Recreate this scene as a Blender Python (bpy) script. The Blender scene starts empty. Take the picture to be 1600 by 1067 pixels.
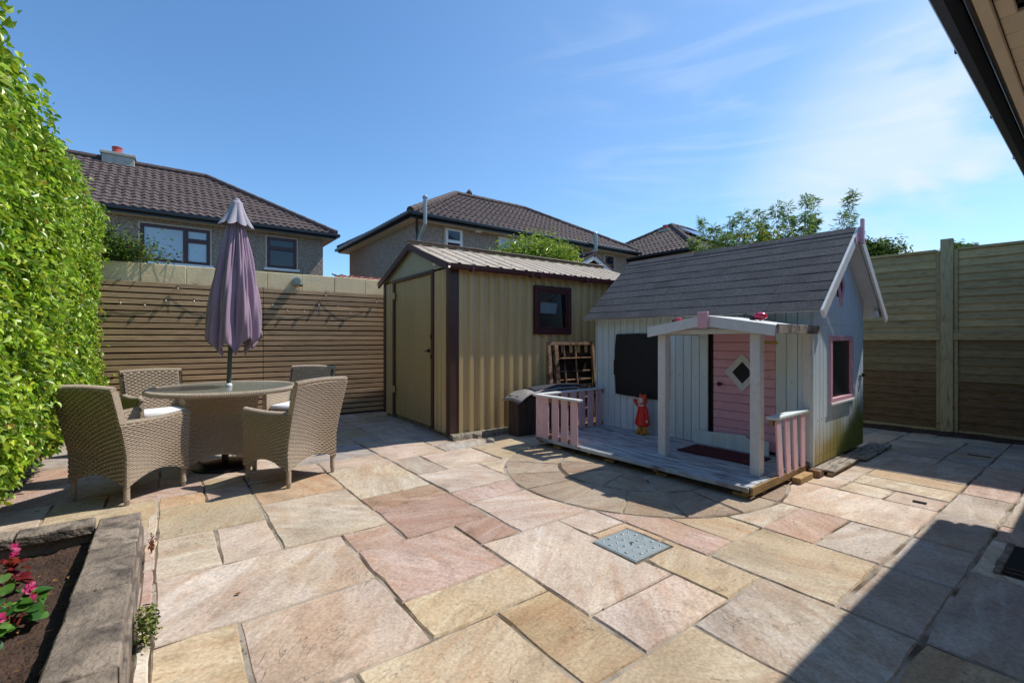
import bpy, math, random
import numpy as np
from mathutils import Vector, Matrix
R = math.radians
random.seed(7); rng = np.random.default_rng(7)
SC = bpy.context.scene
# ---------------------------------------------------------------- camera, sky, sun
cd = bpy.data.cameras.new('camera'); cam = bpy.data.objects.new('camera', cd); SC.collection.objects.link(cam)
cam.location = (0, 0, 1.2); cam.rotation_euler = (R(90), 0, 0)
cd.lens = 16.2; cd.sensor_width = 36; cd.shift_y = -0.0022; cd.clip_start = .02; cd.clip_end = 2000
SC.camera = cam
AZ, EL = R(66), R(55)
W = bpy.data.worlds.new('World'); SC.world = W; W.use_nodes = True
nt = W.node_tree; nt.nodes.clear()
def wn(t, **k):
    n = nt.nodes.new(t)
    for a, b in k.items(): setattr(n, a, b)
    return n
sky = wn('ShaderNodeTexSky', sky_type='NISHITA', sun_disc=False, sun_elevation=EL, sun_rotation=AZ, altitude=30, air_density=1.0, dust_density=0.5, ozone_density=2.5)
bg = wn('ShaderNodeBackground'); bg.inputs[1].default_value = .135
tc = wn('ShaderNodeTexCoord')
def vmath(op, a, b=None, val=None):
    n = wn('ShaderNodeVectorMath', operation=op); nt.links.new(a, n.inputs[0])
    if b is not None: n.inputs[1].default_value = b
    return n
def fmath(op, a, b, clamp=False):
    n = wn('ShaderNodeMath', operation=op, use_clamp=clamp)
    for i, x in enumerate((a, b)):
        if isinstance(x, (int, float)): n.inputs[i].default_value = x
        else: nt.links.new(x, n.inputs[i])
    return n.outputs[0]
def blob(d, lo, hi):
    v = Vector(d).normalized(); n = vmath('DOT_PRODUCT', tc.outputs['Generated'], tuple(v))
    m = wn('ShaderNodeMapRange', interpolation_type='SMOOTHSTEP'); nt.links.new(n.outputs['Value'], m.inputs[0])
    m.inputs[1].default_value = math.cos(R(lo)); m.inputs[2].default_value = math.cos(R(hi)); return m.outputs[0]
def cnoise(sc, rot, scale, det, lo, hi, dist=.6):
    mp = wn('ShaderNodeMapping'); nt.links.new(tc.outputs['Generated'], mp.inputs[0])
    mp.inputs['Rotation'].default_value = rot; mp.inputs['Scale'].default_value = sc
    nz = wn('ShaderNodeTexNoise'); nt.links.new(mp.outputs[0], nz.inputs[0])
    nz.inputs['Scale'].default_value = scale; nz.inputs['Detail'].default_value = det; nz.inputs['Distortion'].default_value = dist
    m = wn('ShaderNodeMapRange', interpolation_type='SMOOTHSTEP'); nt.links.new(nz.outputs[0], m.inputs[0])
    m.inputs[1].default_value = lo; m.inputs[2].default_value = hi; return m.outputs[0]
c1 = fmath('MULTIPLY', cnoise((1, 1, 5.5), (0, R(14), R(20)), 2.6, 11, .42, .72, 1.6), blob((480, 720, 250), 38, 8))
c2 = fmath('MULTIPLY', cnoise((1, 1, 2.6), (0, R(-14), 0), 2.8, 10, .36, .52, .5), blob((760, 720, 170), 24, 8))
haze = fmath('MULTIPLY', blob((750, 720, 190), 70, 10), .07)
cl = fmath('ADD', fmath('ADD', fmath('MULTIPLY', c1, .22), fmath('MULTIPLY', c2, .75)), haze, True)
mixc = wn('ShaderNodeMix', data_type='RGBA'); nt.links.new(cl, mixc.inputs[0])
tint = wn('ShaderNodeMix', data_type='RGBA', blend_type='MULTIPLY'); tint.inputs[0].default_value = 1
nt.links.new(sky.outputs[0], tint.inputs[6]); tint.inputs[7].default_value = (.76, 1.04, 1.22, 1)
nt.links.new(tint.outputs[2], mixc.inputs[6]); mixc.inputs[7].default_value = (5.0, 5.8, 6.7, 1)
out = wn('ShaderNodeOutputWorld'); nt.links.new(mixc.outputs[2], bg.inputs[0]); nt.links.new(bg.outputs[0], out.inputs[0])
sd = bpy.data.lights.new('sun', 'SUN'); sd.energy = 4.3; sd.angle = R(.55); sd.color = (1, .945, .86)
so = bpy.data.objects.new('sun', sd); SC.collection.objects.link(so)
sv = Vector((math.sin(AZ)*math.cos(EL), math.cos(AZ)*math.cos(EL), math.sin(EL)))
so.rotation_euler = sv.to_track_quat('Z', 'Y').to_euler(); so.location = (5, 5, 12)
SC.view_settings.view_transform = 'Standard'; SC.view_settings.look = 'None'; SC.view_settings.gamma = 1
SC.view_settings.exposure = .22; SC.view_settings.use_curve_mapping = False
SC.render.engine = 'CYCLES'

# ---------------------------------------------------------------- helpers
def lin(r, g, b, k=1.0):
    f = lambda c: (c/255/12.92 if c/255 <= .04045 else ((c/255+.055)/1.055)**2.4)*k
    return (f(r), f(g), f(b), 1)
MATS = {}
def mat(name, col, rough=.7, nscale=6, namt=.15, bump=.15, bscale=60, stretch=(1, 1, 1), spec=.35, metal=0, objcol=False,
        dark=None, dscale=3, dlo=.5, dhi=.7, coat=0, rnd=.0, attr=None, transl=0, bdist=.01):
    m = bpy.data.materials.new(name); MATS[name] = m; m.use_nodes = True; t = m.node_tree; N = t.nodes; L = t.links
    p = N['Principled BSDF']; p.inputs['Roughness'].default_value = rough; p.inputs['Metallic'].default_value = metal
    p.inputs['Specular IOR Level'].default_value = spec; p.inputs['Coat Weight'].default_value = coat
    tcn = N.new('ShaderNodeTexCoord'); mp = N.new('ShaderNodeMapping'); L.new(tcn.outputs['Object'], mp.inputs[0]); mp.inputs['Scale'].default_value = stretch
    oi = N.new('ShaderNodeObjectInfo')
    off = N.new('ShaderNodeVectorMath'); off.operation = 'ADD'; sc_ = N.new('ShaderNodeMath'); sc_.operation = 'MULTIPLY'; sc_.inputs[1].default_value = 37
    L.new(oi.outputs['Random'], sc_.inputs[0]); L.new(mp.outputs[0], off.inputs[0]); L.new(sc_.outputs[0], off.inputs[1])
    def noise(s, d=6, dist=0.):
        n = N.new('ShaderNodeTexNoise'); L.new(off.outputs[0], n.inputs[0]); n.inputs['Scale'].default_value = s; n.inputs['Detail'].default_value = d
        n.inputs['Distortion'].default_value = dist; return n
    def mr(src, a, b, c, d):
        n = N.new('ShaderNodeMapRange'); L.new(src, n.inputs[0])
        for i, v in enumerate((a, b, c, d)): n.inputs[i+1].default_value = v
        return n.outputs[0]
    def scale(colsrc, f):
        n = N.new('ShaderNodeVectorMath'); n.operation = 'SCALE'; L.new(colsrc, n.inputs[0]); L.new(f, n.inputs['Scale']); return n.outputs[0]
    if objcol: c = oi.outputs['Color']
    elif attr: a = N.new('ShaderNodeAttribute'); a.attribute_name = attr; c = a.outputs['Color']
    else: rgb = N.new('ShaderNodeRGB'); rgb.outputs[0].default_value = col; c = rgb.outputs[0]
    if namt: c = scale(c, mr(noise(nscale).outputs[0], .3, .7, 1-namt, 1+namt))
    if rnd: c = scale(c, mr(oi.outputs['Random'], 0, 1, 1-rnd, 1+rnd))
    if dark:
        mx = N.new('ShaderNodeMix'); mx.data_type = 'RGBA'; L.new(mr(noise(dscale, 8, .5).outputs[0], dlo, dhi, 0, 1), mx.inputs[0])
        L.new(c, mx.inputs[6]); mx.inputs[7].default_value = dark; c = mx.outputs[2]
    L.new(c, p.inputs['Base Color'])
    if bump:
        b = N.new('ShaderNodeBump'); b.inputs['Strength'].default_value = bump; b.inputs['Distance'].default_value = bdist
        L.new(noise(bscale, 8).outputs[0], b.inputs['Height']); L.new(b.outputs[0], p.inputs['Normal'])
    if transl:
        tr = N.new('ShaderNodeBsdfTranslucent'); L.new(c, tr.inputs[0]); ms = N.new('ShaderNodeMixShader'); ms.inputs[0].default_value = transl
        L.new(p.outputs[0], ms.inputs[1]); L.new(tr.outputs[0], ms.inputs[2]); L.new(ms.outputs[0], N['Material Output'].inputs[0])
    return m

class MB:
    def __init__(s): s.v = []; s.f = []
    def add(s, vs, fs, M=None):
        o = len(s.v)
        if M is not None: vs = [tuple(M @ Vector(p)) for p in vs]
        s.v += [tuple(p) for p in vs]; s.f += [tuple(i+o for i in f) for f in fs]; return s
    def box(s, x0, x1, y0, y1, z0, z1, bev=.003, M=None):
        X = (min(x0, x1), max(x0, x1)); Y = (min(y0, y1), max(y0, y1)); Z = (min(z0, z1), max(z0, z1))
        b = min(bev, (X[1]-X[0])*.4, (Y[1]-Y[0])*.4, (Z[1]-Z[0])*.4)
        if b <= 0:
            vs = [(X[i], Y[j], Z[k]) for i in (0, 1) for j in (0, 1) for k in (0, 1)]
            return s.add(vs, [(0, 1, 3, 2), (4, 6, 7, 5), (0, 4, 5, 1), (2, 3, 7, 6), (0, 2, 6, 4), (1, 5, 7, 3)], M)
        vs = []; idx = {}
        for i in (0, 1):
            for j in (0, 1):
                for k in (0, 1):
                    sx, sy, sz = 1-2*i, 1-2*j, 1-2*k
                    for a in range(3):
                        idx[i, j, k, a] = len(vs)
                        vs.append((X[i]+(0 if a == 0 else sx*b), Y[j]+(0 if a == 1 else sy*b), Z[k]+(0 if a == 2 else sz*b)))
        fs = []
        for i in (0, 1):
            fs.append([idx[i, 0, 0, 0], idx[i, 1, 0, 0], idx[i, 1, 1, 0], idx[i, 0, 1, 0]])
            fs.append([idx[0, i, 0, 1], idx[1, i, 0, 1], idx[1, i, 1, 1], idx[0, i, 1, 1]])
            fs.append([idx[0, 0, i, 2], idx[1, 0, i, 2], idx[1, 1, i, 2], idx[0, 1, i, 2]])
            for j in (0, 1):
                fs.append([idx[i, j, 0, 0], idx[i, j, 1, 0], idx[i, j, 1, 1], idx[i, j, 0, 1]])
                fs.append([idx[i, 0, j, 0], idx[i, 1, j, 0], idx[i, 1, j, 2], idx[i, 0, j, 2]])
                fs.append([idx[0, i, j, 1], idx[1, i, j, 1], idx[1, i, j, 2], idx[0, i, j, 2]])
                for k in (0, 1): fs.append([idx[i, j, k, 0], idx[i, j, k, 1], idx[i, j, k, 2]])
        return s.add(vs, fs, M)
    def beam(s, p, q, w, h, bev=.003, up=(0, 0, 1)):
        p = Vector(p); q = Vector(q); d = q-p; L = d.length; d.normalize(); u = Vector(up)
        x = d.cross(u)
        if x.length < 1e-4: x = d.cross(Vector((1, 0, 0)))
        x.normalize(); z = x.cross(d)
        M = Matrix(((x.x, d.x, z.x, p.x), (x.y, d.y, z.y, p.y), (x.z, d.z, z.z, p.z), (0, 0, 0, 1)))
        return s.box(-w/2, w/2, 0, L, -h/2, h/2, bev, M)
    def tube(s, pts, r, n=8, caps=True):
        pts = [Vector(p) for p in pts]; rs = r if isinstance(r, (list, tuple)) else [r]*len(pts); o = len(s.v)
        pv = None
        for i, p in enumerate(pts):
            d = (pts[min(i+1, len(pts)-1)]-pts[max(i-1, 0)]).normalized()
            if pv is None: a = d.orthogonal().normalized()
            else: a = (pv-d*pv.dot(d)).normalized()
            pv = a; b = d.cross(a)
            for k in range(n):
                t = 2*math.pi*k/n; s.v.append(tuple(p+(a*math.cos(t)+b*math.sin(t))*rs[i]))
        for i in range(len(pts)-1):
            for k in range(n): s.f.append((o+i*n+k, o+i*n+(k+1) % n, o+(i+1)*n+(k+1) % n, o+(i+1)*n+k))
        if caps: s.f.append(tuple(o+k for k in range(n))[::-1]); s.f.append(tuple(o+(len(pts)-1)*n+k for k in range(n)))
        return s
    def lathe(s, prof, n=24, c=(0, 0, 0), sx=1, sy=1, M=None):
        vs = []; fs = []
        for r, z in prof:
            for k in range(n):
                t = 2*math.pi*k/n; vs.append((c[0]+r*sx*math.cos(t), c[1]+r*sy*math.sin(t), c[2]+z))
        for i in range(len(prof)-1):
            for k in range(n): fs.append((i*n+k, i*n+(k+1) % n, (i+1)*n+(k+1) % n, (i+1)*n+k))
        fs.append(tuple(range(n))[::-1]); fs.append(tuple((len(prof)-1)*n+k for k in range(n)))
        return s.add(vs, fs, M)
    def ball(s, c, rx, ry, rz, n=14, m=8, M=None):
        return s.lathe([(math.sin(math.pi*i/m)*1 or .001, -math.cos(math.pi*i/m)*rz) for i in range(m+1)], n, c, rx, ry, M)
    def prism(s, poly, y0, y1, M=None):   # poly in (x,z), extruded in y
        n = len(poly); vs = [(x, y0, z) for x, z in poly]+[(x, y1, z) for x, z in poly]
        fs = [tuple(range(n)), tuple(range(n, 2*n))[::-1]]+[(i, (i+1) % n, n+(i+1) % n, n+i) for i in range(n)]
        return s.add(vs, fs, M)
    def build(s, name, m, parent=None, smooth=False, kind=None, label=None, loc=None):
        me = bpy.data.meshes.new(name); me.from_pydata(s.v, [], s.f); me.update()
        import bmesh
        b = bmesh.new(); b.from_mesh(me); bmesh.ops.recalc_face_normals(b, faces=b.faces); b.to_mesh(me); b.free()
        if smooth:
            for p in me.polygons: p.use_smooth = True
            try: me.set_sharp_from_angle(angle=R(40))
            except Exception: pass
        me.materials.append(m)
        return link(name, me, parent, kind, label, loc)
def link(name, me, parent=None, kind=None, label=None, loc=None):
    o = bpy.data.objects.new(name, me); SC.collection.objects.link(o)
    if parent: o.parent = parent
    if kind: o['kind'] = kind
    if label: o['label'] = label
    if loc: o.location = loc
    return o
def tag(o, label, cat, group=None):
    o['label'] = label; o['category'] = cat
    if group: o['group'] = group
    return o
def thing(name, label, cat, loc=(0, 0, 0), rz=0, group=None):
    o = bpy.data.objects.new(name, None); SC.collection.objects.link(o); o.location = loc; o.rotation_euler.z = R(rz); o.empty_display_size = .1
    return tag(o, label, cat, group)
def copy_tree(o, parent=None):
    c = o.copy(); SC.collection.objects.link(c); c.parent = parent
    for ch in list(o.children): copy_tree(ch, c)
    return c
F, HC, V0 = 720.0, 1.2, 530.0     # photograph geometry used for measuring: focal length in px, eye height, horizon row
def ground(u, v, z=0): Y = F*(HC-z)/(v-V0); return Vector(((u-800)/F*Y, Y, z))
def frame_hit(u, v, origin, rz, y=0.):
    """local x and z where the sight line of a photo point meets the plane local-y = y of a frame"""
    c, s = math.cos(R(rz)), math.sin(R(rz)); ex = Vector((c, s)); ey = Vector((-s, c)); k = (u-800)/F
    ox, oy = origin[0]+ey.x*y, origin[1]+ey.y*y
    x = (k*oy-ox)/(ex.x-k*ex.y); Y = oy+ex.y*x
    return x, HC-(v-V0)/F*Y
def grid_mesh(name, P, m, parent=None, smooth=True, closed=False, **k):
    """P: array (ni, nj, 3)"""
    ni, nj = P.shape[:2]; v = P.reshape(-1, 3)
    i, j = np.meshgrid(np.arange(ni-1), np.arange(nj if closed else nj-1), indexing='ij'); j2 = (j+1) % nj
    f = np.stack([i*nj+j, (i+1)*nj+j, (i+1)*nj+j2, i*nj+j2], -1).reshape(-1, 4)
    return arr_mesh(name, v, f, m, parent, smooth, **k)
def arr_mesh(name, v, f, m, parent=None, smooth=False, cols=None, kind=None, label=None):
    me = bpy.data.meshes.new(name); nv, nf = len(v), len(f); q = f.shape[1]
    me.vertices.add(nv); me.vertices.foreach_set('co', np.asarray(v, np.float32).ravel())
    me.loops.add(nf*q); me.loops.foreach_set('vertex_index', f.astype(np.int32).ravel())
    me.polygons.add(nf); me.polygons.foreach_set('loop_start', np.arange(0, nf*q, q, dtype=np.int32))
    me.polygons.foreach_set('use_smooth', np.full(nf, smooth)); me.update(calc_edges=True)
    if cols is not None:
        a = me.color_attributes.new('tone', 'FLOAT_COLOR', 'POINT'); a.data.foreach_set('color', np.asarray(cols, np.float32).ravel())
    me.materials.append(m); return link(name, me, parent, kind, label)

# ---------------------------------------------------------------- leaves
def unit(a): return a/np.maximum(np.linalg.norm(a, axis=-1, keepdims=True), 1e-6)
def leaf_arrays(P, N, D, L, asp, cols, fold=.25):
    """P base points, N leaf normal, D leaf direction, L lengths"""
    N = unit(N); D = unit(D-N*np.sum(D*N, -1, keepdims=True)); S = np.cross(D, N); L = L[:, None]; w = L*asp
    up = N*w*fold; curl = -N*L*.12
    pts = [P, P+D*L*.3+S*w*.46+up, P+D*L*.68+S*w*.40+up+curl*.5, P+D*L+curl*1.5, P+D*L*.68-S*w*.40+up+curl*.5, P+D*L*.3-S*w*.46+up]
    v = np.stack(pts, 1).reshape(-1, 3); n = len(P); b = (np.arange(n)*6)[:, None]
    f = np.concatenate([b+np.array([[0, 1, 2, 3]]), b+np.array([[0, 3, 4, 5]])], 0)
    return v, f, np.repeat(cols, 6, 0)
def pick(cols, n, var=.25):
    c = np.array(cols)[rng.integers(0, len(cols), n)]; c = c*(1+rng.uniform(-var, var, (n, 1))); return np.c_[c, np.ones(n)]
def leaves(name, P, N, L, asp, cols, m, parent=None, kind=None, D=None, var=.25, droop=.3):
    n = len(P); N = unit(np.asarray(N)+rng.normal(0, .45, (n, 3)))
    if D is None: D = rng.normal(0, 1, (n, 3)); D[:, 2] -= droop
    v, f, c = leaf_arrays(P, N, D, L, asp, pick(cols, n, var)); return arr_mesh(name, v, f, m, parent, False, c, kind)

# ---------------------------------------------------------------- materials
M_ = mat
slabm = M_('riven_sandstone', (1, 1, 1, 1), .72, 2.5, .10, .5, 38, objcol=True, spec=.3, bdist=.006)
def slab_extra(m):
    t = m.node_tree; N = t.nodes; L = t.links; p = N['Principled BSDF']; src = p.inputs['Base Color'].links[0].from_socket
    tcn = N.new('ShaderNodeTexCoord'); oi = N.new('ShaderNodeObjectInfo')
    rot = N.new('ShaderNodeVectorRotate'); rot.rotation_type = 'Z_AXIS'; L.new(tcn.outputs['Object'], rot.inputs[0])
    mu = N.new('ShaderNodeMath'); mu.operation = 'MULTIPLY'; mu.inputs[1].default_value = 40; L.new(oi.outputs['Random'], mu.inputs[0]); L.new(mu.outputs[0], rot.inputs['Angle'])
    ad = N.new('ShaderNodeVectorMath'); ad.operation = 'ADD'; L.new(rot.outputs[0], ad.inputs[0]); L.new(mu.outputs[0], ad.inputs[1])
    mp = N.new('ShaderNodeMapping'); mp.inputs['Scale'].default_value = (1, 2.4, 1); L.new(ad.outputs[0], mp.inputs[0])
    def noise(s, d, vec=mp, dist=0):
        n = N.new('ShaderNodeTexNoise'); L.new(vec.outputs[0], n.inputs[0]); n.inputs['Scale'].default_value = s; n.inputs['Detail'].default_value = d; n.inputs['Distortion'].default_value = dist; return n.outputs[0]
    def mr(s, a, b, c, d):
        n = N.new('ShaderNodeMapRange'); n.interpolation_type = 'SMOOTHSTEP'; L.new(s, n.inputs[0])
        for i, v in enumerate((a, b, c, d)): n.inputs[i+1].default_value = v
        return n.outputs[0]
    def mix(f, a, b):
        n = N.new('ShaderNodeMix'); n.data_type = 'RGBA'; L.new(f, n.inputs[0]); L.new(a, n.inputs[6])
        if isinstance(b, tuple): n.inputs[7].default_value = b
        else: L.new(b, n.inputs[7])
        return n.outputs[2]
    def mul(a, k):
        n = N.new('ShaderNodeVectorMath'); n.operation = 'MULTIPLY'; L.new(a, n.inputs[0]); n.inputs[1].default_value = k; return n.outputs[0]
    c = mix(mr(noise(1.6, 5, dist=1.6), .44, .62, 0, .55), src, mul(src, (1.16, 1.22, 1.28)))      # pale veins
    mpv = N.new('ShaderNodeMapping'); mpv.inputs['Scale'].default_value = (.7, 5.0, 1); L.new(ad.outputs[0], mpv.inputs[0])
    vm = N.new('ShaderNodeMath'); vm.operation = 'MULTIPLY'; L.new(mr(noise(1.5, 7, mpv, 1.3), .48, .60, 0, .8), vm.inputs[0]); L.new(mr(noise(1.3, 3, ad), .42, .58, 0, 1), vm.inputs[1])
    c = mix(vm.outputs[0], c, mul(src, (1.22, 1.32, 1.42)))                                        # white swirls
    c = mix(mr(noise(2.0, 7, mpv, 1.0), .52, .66, 0, .5), c, mul(src, (.88, .74, .66)))              # rust swirls
    c = mix(mr(noise(1.1, 6, dist=2.2), .50, .68, 0, .5), c, mul(src, (.86, .70, .60)))             # rust bands
    c = mix(mr(noise(9, 8, ad), .56, .72, 0, .45), c, mul(src, (.55, .53, .52)))                   # grime specks
    c = mix(mr(noise(2.2, 7, tcn if False else ad), .54, .72, 0, .5), c, mul(src, (.66, .64, .62)))   # stains
    warm = N.new('ShaderNodeMix'); warm.data_type = 'RGBA'; L.new(mr(noise(.9, 5, ad, 1.2), .42, .62, 0, .55), warm.inputs[0]); L.new(c, warm.inputs[6]); L.new(mul(c, (1.02, .96, .80)), warm.inputs[7]); c = warm.outputs[2]
    c = mix(mr(noise(26, 4, mp), .62, .70, 0, .5), c, mul(src, (.42, .40, .38)))                    # short dark fissures
    L.new(c, p.inputs['Base Color'])
    b = N['Bump'] if 'Bump' in N else None
    # laminations: thin wandering ledge lines, only in places
    ln = noise(2.6, 4, mp, 1.4); dd = N.new('ShaderNodeMath'); dd.operation = 'SUBTRACT'; L.new(ln, dd.inputs[0]); dd.inputs[1].default_value = .5
    ab_ = N.new('ShaderNodeMath'); ab_.operation = 'ABSOLUTE'; L.new(dd.outputs[0], ab_.inputs[0]); line = mr(ab_.outputs[0], .002, .008, 1, 0)
    msk = mr(noise(3.4, 3, ad), .55, .64, 0, .55); lm_ = N.new('ShaderNodeMath'); lm_.operation = 'MULTIPLY'; L.new(line, lm_.inputs[0]); L.new(msk, lm_.inputs[1])
    c = mix(lm_.outputs[0], c, mul(src, (.40, .36, .33)))
    gr = N.new('ShaderNodeVectorMath'); gr.operation = 'SCALE'; L.new(c, gr.inputs[0]); L.new(mr(noise(70, 5, ad), .3, .7, .80, 1.10), gr.inputs['Scale']); c = gr.outputs[0]
    L.new(c, p.inputs['Base Color'])
    b3 = N.new('ShaderNodeBump'); b3.inputs['Strength'].default_value = .8; b3.inputs['Distance'].default_value = .004; b3.invert = True; L.new(lm_.outputs[0], b3.inputs['Height'])
    # riven relief: long ledges running across the slab
    b2 = N.new('ShaderNodeBump'); b2.inputs['Strength'].default_value = .8; b2.inputs['Distance'].default_value = .012; L.new(noise(3.2, 9, mp, .8), b2.inputs['Height'])
    L.new(b3.outputs[0], b2.inputs['Normal'])
    if b: L.new(b2.outputs[0], b.inputs['Normal'])
slab_extra(slabm)
mortar = M_('pointing_mortar', lin(176, 164, 148, .72), .95, 5, .30, .5, 90, dark=lin(92, 78, 62, .8), dscale=3, dlo=.46, dhi=.6)
soilm = M_('garden_soil', lin(74, 56, 46), .95, 9, .4, 1, 60, bdist=.03)
earth = M_('rough_ground', lin(96, 92, 74), .95, 2, .3, .3, 20)
stonem = M_('weathered_coping', lin(146, 132, 118, .85), .9, 5, .3, 1, 45, dark=lin(84, 76, 70), dscale=9, dlo=.46, dhi=.66, rnd=.08, bdist=.015)
leafm = M_('leaf', (1, 1, 1, 1), .34, 8, 0, 0, attr='tone', spec=.5, transl=.32)
leafd = M_('leaf_matte', (1, 1, 1, 1), .6, 8, 0, 0, attr='tone', spec=.3, transl=.35)
twig = M_('twig_bark', lin(98, 78, 52), .9, 20, .3, .4, 80)
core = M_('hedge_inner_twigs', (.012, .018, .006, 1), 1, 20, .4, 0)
block = M_('rendered_block', lin(240, 216, 172, .95), .85, 3, .08, .3, 35, dark=lin(206, 184, 144), dscale=2.5, dlo=.55, dhi=.8, rnd=.05)
slatm = M_('brown_stained_timber', lin(188, 156, 120, .95), .72, 3, .2, .25, 30, stretch=(1, 14, 14), rnd=.2, dark=lin(136, 100, 70), dscale=5, dlo=.55, dhi=.8)
backm = M_('dark_backing', lin(34, 26, 20), .95, 4, .2, 0)
fencem = M_('green_treated_timber', lin(184, 162, 116, .9), .82, 3, .25, .35, 24, stretch=(2, 14, 14), rnd=.16, dark=lin(112, 98, 68), dscale=3, dlo=.5, dhi=.75)
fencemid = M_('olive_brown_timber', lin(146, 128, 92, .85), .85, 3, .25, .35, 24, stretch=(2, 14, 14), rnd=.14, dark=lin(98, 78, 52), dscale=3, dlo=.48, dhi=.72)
fencelow = M_('low_brown_timber', lin(128, 102, 70, .8), .85, 3, .25, .35, 24, stretch=(2, 14, 14), rnd=.12, dark=lin(80, 56, 38), dscale=3, dlo=.46, dhi=.7)  # darker brown for the lowest boards of each fence bay
postm = M_('green_treated_post', lin(174, 160, 122, .88), .82, 3, .2, .35, 24, stretch=(12, 12, 1.5), rnd=.1, dark=lin(90, 84, 60), dscale=3, dlo=.5, dhi=.75)
wickm = M_('wicker_strand', lin(196, 178, 156, .8), .5, 60, .16, 0, spec=.4, rnd=.04)
wickd = M_('wicker_band', lin(190, 172, 150, .8), .55, 90, .25, .6, 200, spec=.4)
cush = M_('white_cushion_fabric', lin(215, 216, 218), .85, 10, .05, .15, 200)
glasst = M_('frosted_glass_top', lin(132, 140, 130, .8), .16, 3, .10, .05, 120, spec=.6, dark=lin(95, 104, 96), dscale=2, dlo=.45, dhi=.7)
legm = M_('brushed_leg_cap', lin(150, 146, 138), .4, 10, .1, 0, metal=.7)
canopy = M_('mauve_canopy_cloth', lin(170, 144, 162, .82), .85, 3, .06, .12, 260, dark=lin(146, 130, 142), dscale=2, dlo=.6, dhi=.85)
capcloth = M_('faded_grey_cloth', lin(176, 168, 178, .85), .85, 5, .08, .1, 200)
polem = M_('grey_green_pole', lin(86, 98, 96), .4, 10, .08, 0, metal=.3)
blackm = M_('black_plastic', (.012, .012, .014, 1), .35, 8, .2, .1, 60, spec=.5)
shedm = M_('olive_steel_cladding', lin(198, 172, 124, .92), .36, 2, .08, .05, 8, stretch=(1, 1, .3), spec=.5, dark=lin(170, 144, 100), dscale=2, dlo=.5, dhi=.85)
shedd = M_('olive_steel_door', lin(178, 154, 106, .92), .42, 2, .08, .04, 8, stretch=(1, 1, .3), spec=.5)
shedg = M_('sage_gable_steel', lin(162, 156, 126), .45, 2, .06, .03, 8, spec=.5)
brownm = M_('dark_brown_steel', lin(72, 48, 42), .4, 4, .12, .04, 20, spec=.5)
mahog = M_('mahogany_frame', lin(66, 24, 28), .35, 5, .2, .05, 30, spec=.5)
shedroof = M_('roof_sheet_tan', lin(196, 180, 158, .85), .6, 2, .10, .1, 30, spec=.3, dark=lin(160, 142, 122), dscale=2, dlo=.45, dhi=.8)
concr = M_('rough_concrete', lin(150, 140, 124, .8), .95, 12, .35, 1, 40, bdist=.03)
bluem = M_('pale_blue_paint', lin(212, 226, 226, .9), .6, 3, .05, .12, 40, stretch=(8, 8, 1), rnd=.05, dark=lin(186, 198, 186), dscale=2.0, dlo=.5, dhi=.9)
whitem = M_('weathered_white_paint', lin(216, 218, 216, .9), .6, 4, .05, .2, 40, stretch=(4, 4, 4), rnd=.03, dark=lin(184, 178, 164), dscale=5, dlo=.6, dhi=.8)
pinkm = M_('faded_pink_paint', lin(226, 174, 186, .88), .6, 3, .06, .12, 40, stretch=(1, 6, 6), rnd=.05, dark=lin(206, 144, 150), dscale=3, dlo=.55, dhi=.8)
pinkp = M_('worn_pink_picket_paint', lin(226, 190, 198, .88), .65, 5, .06, .2, 40, stretch=(6, 6, 1), rnd=.06, dark=lin(168, 132, 130), dscale=5, dlo=.58, dhi=.75)
deckm = M_('peeling_white_deck', lin(200, 206, 210, .8), .75, 6, .15, .6, 30, stretch=(14, 1.2, 1), rnd=.10, dark=lin(116, 110, 106), dscale=3.2, dlo=.47, dhi=.62)
rawm = M_('raw_timber', lin(176, 144, 98, .8), .8, 5, .25, .3, 40, rnd=.15, dark=lin(88, 66, 44), dscale=5, dlo=.5, dhi=.7)
greym = M_('silvered_plank', lin(170, 160, 148, .8), .85, 5, .2, .5, 30, stretch=(2, 12, 2), dark=lin(90, 82, 76), dscale=4, dlo=.45, dhi=.62)
felt = M_('grey_shingle_felt', lin(82, 83, 85), .95, 50, .35, .7, 220, rnd=.07, spec=.15, dark=lin(60, 61, 64), dscale=2.5, dlo=.45, dhi=.8)
bunk = M_('black_brown_boards', lin(66, 56, 54), .7, 5, .25, .3, 30, stretch=(8, 8, 1), rnd=.2)
feltl = M_('grey_roofing_felt', lin(164, 158, 154, .8), .9, 30, .2, .4, 160, dark=lin(92, 88, 88), dscale=3, dlo=.5, dhi=.8)
boardk = M_('blackboard', (.012, .013, .015, 1), .6, 3, .3, .03, 20)
glassd = M_('dark_glass', lin(28, 34, 42), .06, 2, .1, 0, spec=.7)
glassk = M_('dull_dark_pane', lin(30, 38, 46), .3, 2, .2, 0, spec=.25)
matm = M_('dark_red_doormat', lin(86, 36, 40), .95, 30, .3, .8, 250)
red = M_('red_glazed_dress', lin(214, 28, 14), .35, 8, .1, .05, 30, spec=.5)
orange = M_('orange_glaze', lin(206, 76, 30), .35, 8, .1, .05, 30, spec=.5)
facem = M_('pale_face_glaze', lin(232, 208, 196), .4, 8, .05, 0)
bootm = M_('ochre_boots', lin(196, 140, 52), .4, 8, .2, 0)
magm = M_('glossy_crimson', lin(196, 20, 62), .2, 8, .05, 0, spec=.6, coat=.5)
tilem = M_('brown_concrete_tile', lin(98, 84, 80, .9), .8, 20, .25, .25, 80, dark=lin(66, 54, 52), dscale=3, dlo=.5, dhi=.8)
tilee = M_('ridge_tile', lin(84, 70, 68), .8, 8, .2, .2, 60, rnd=.12)
redtile = M_('terracotta_tile', lin(176, 120, 104, .9), .8, 20, .2, .25, 80)
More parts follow.
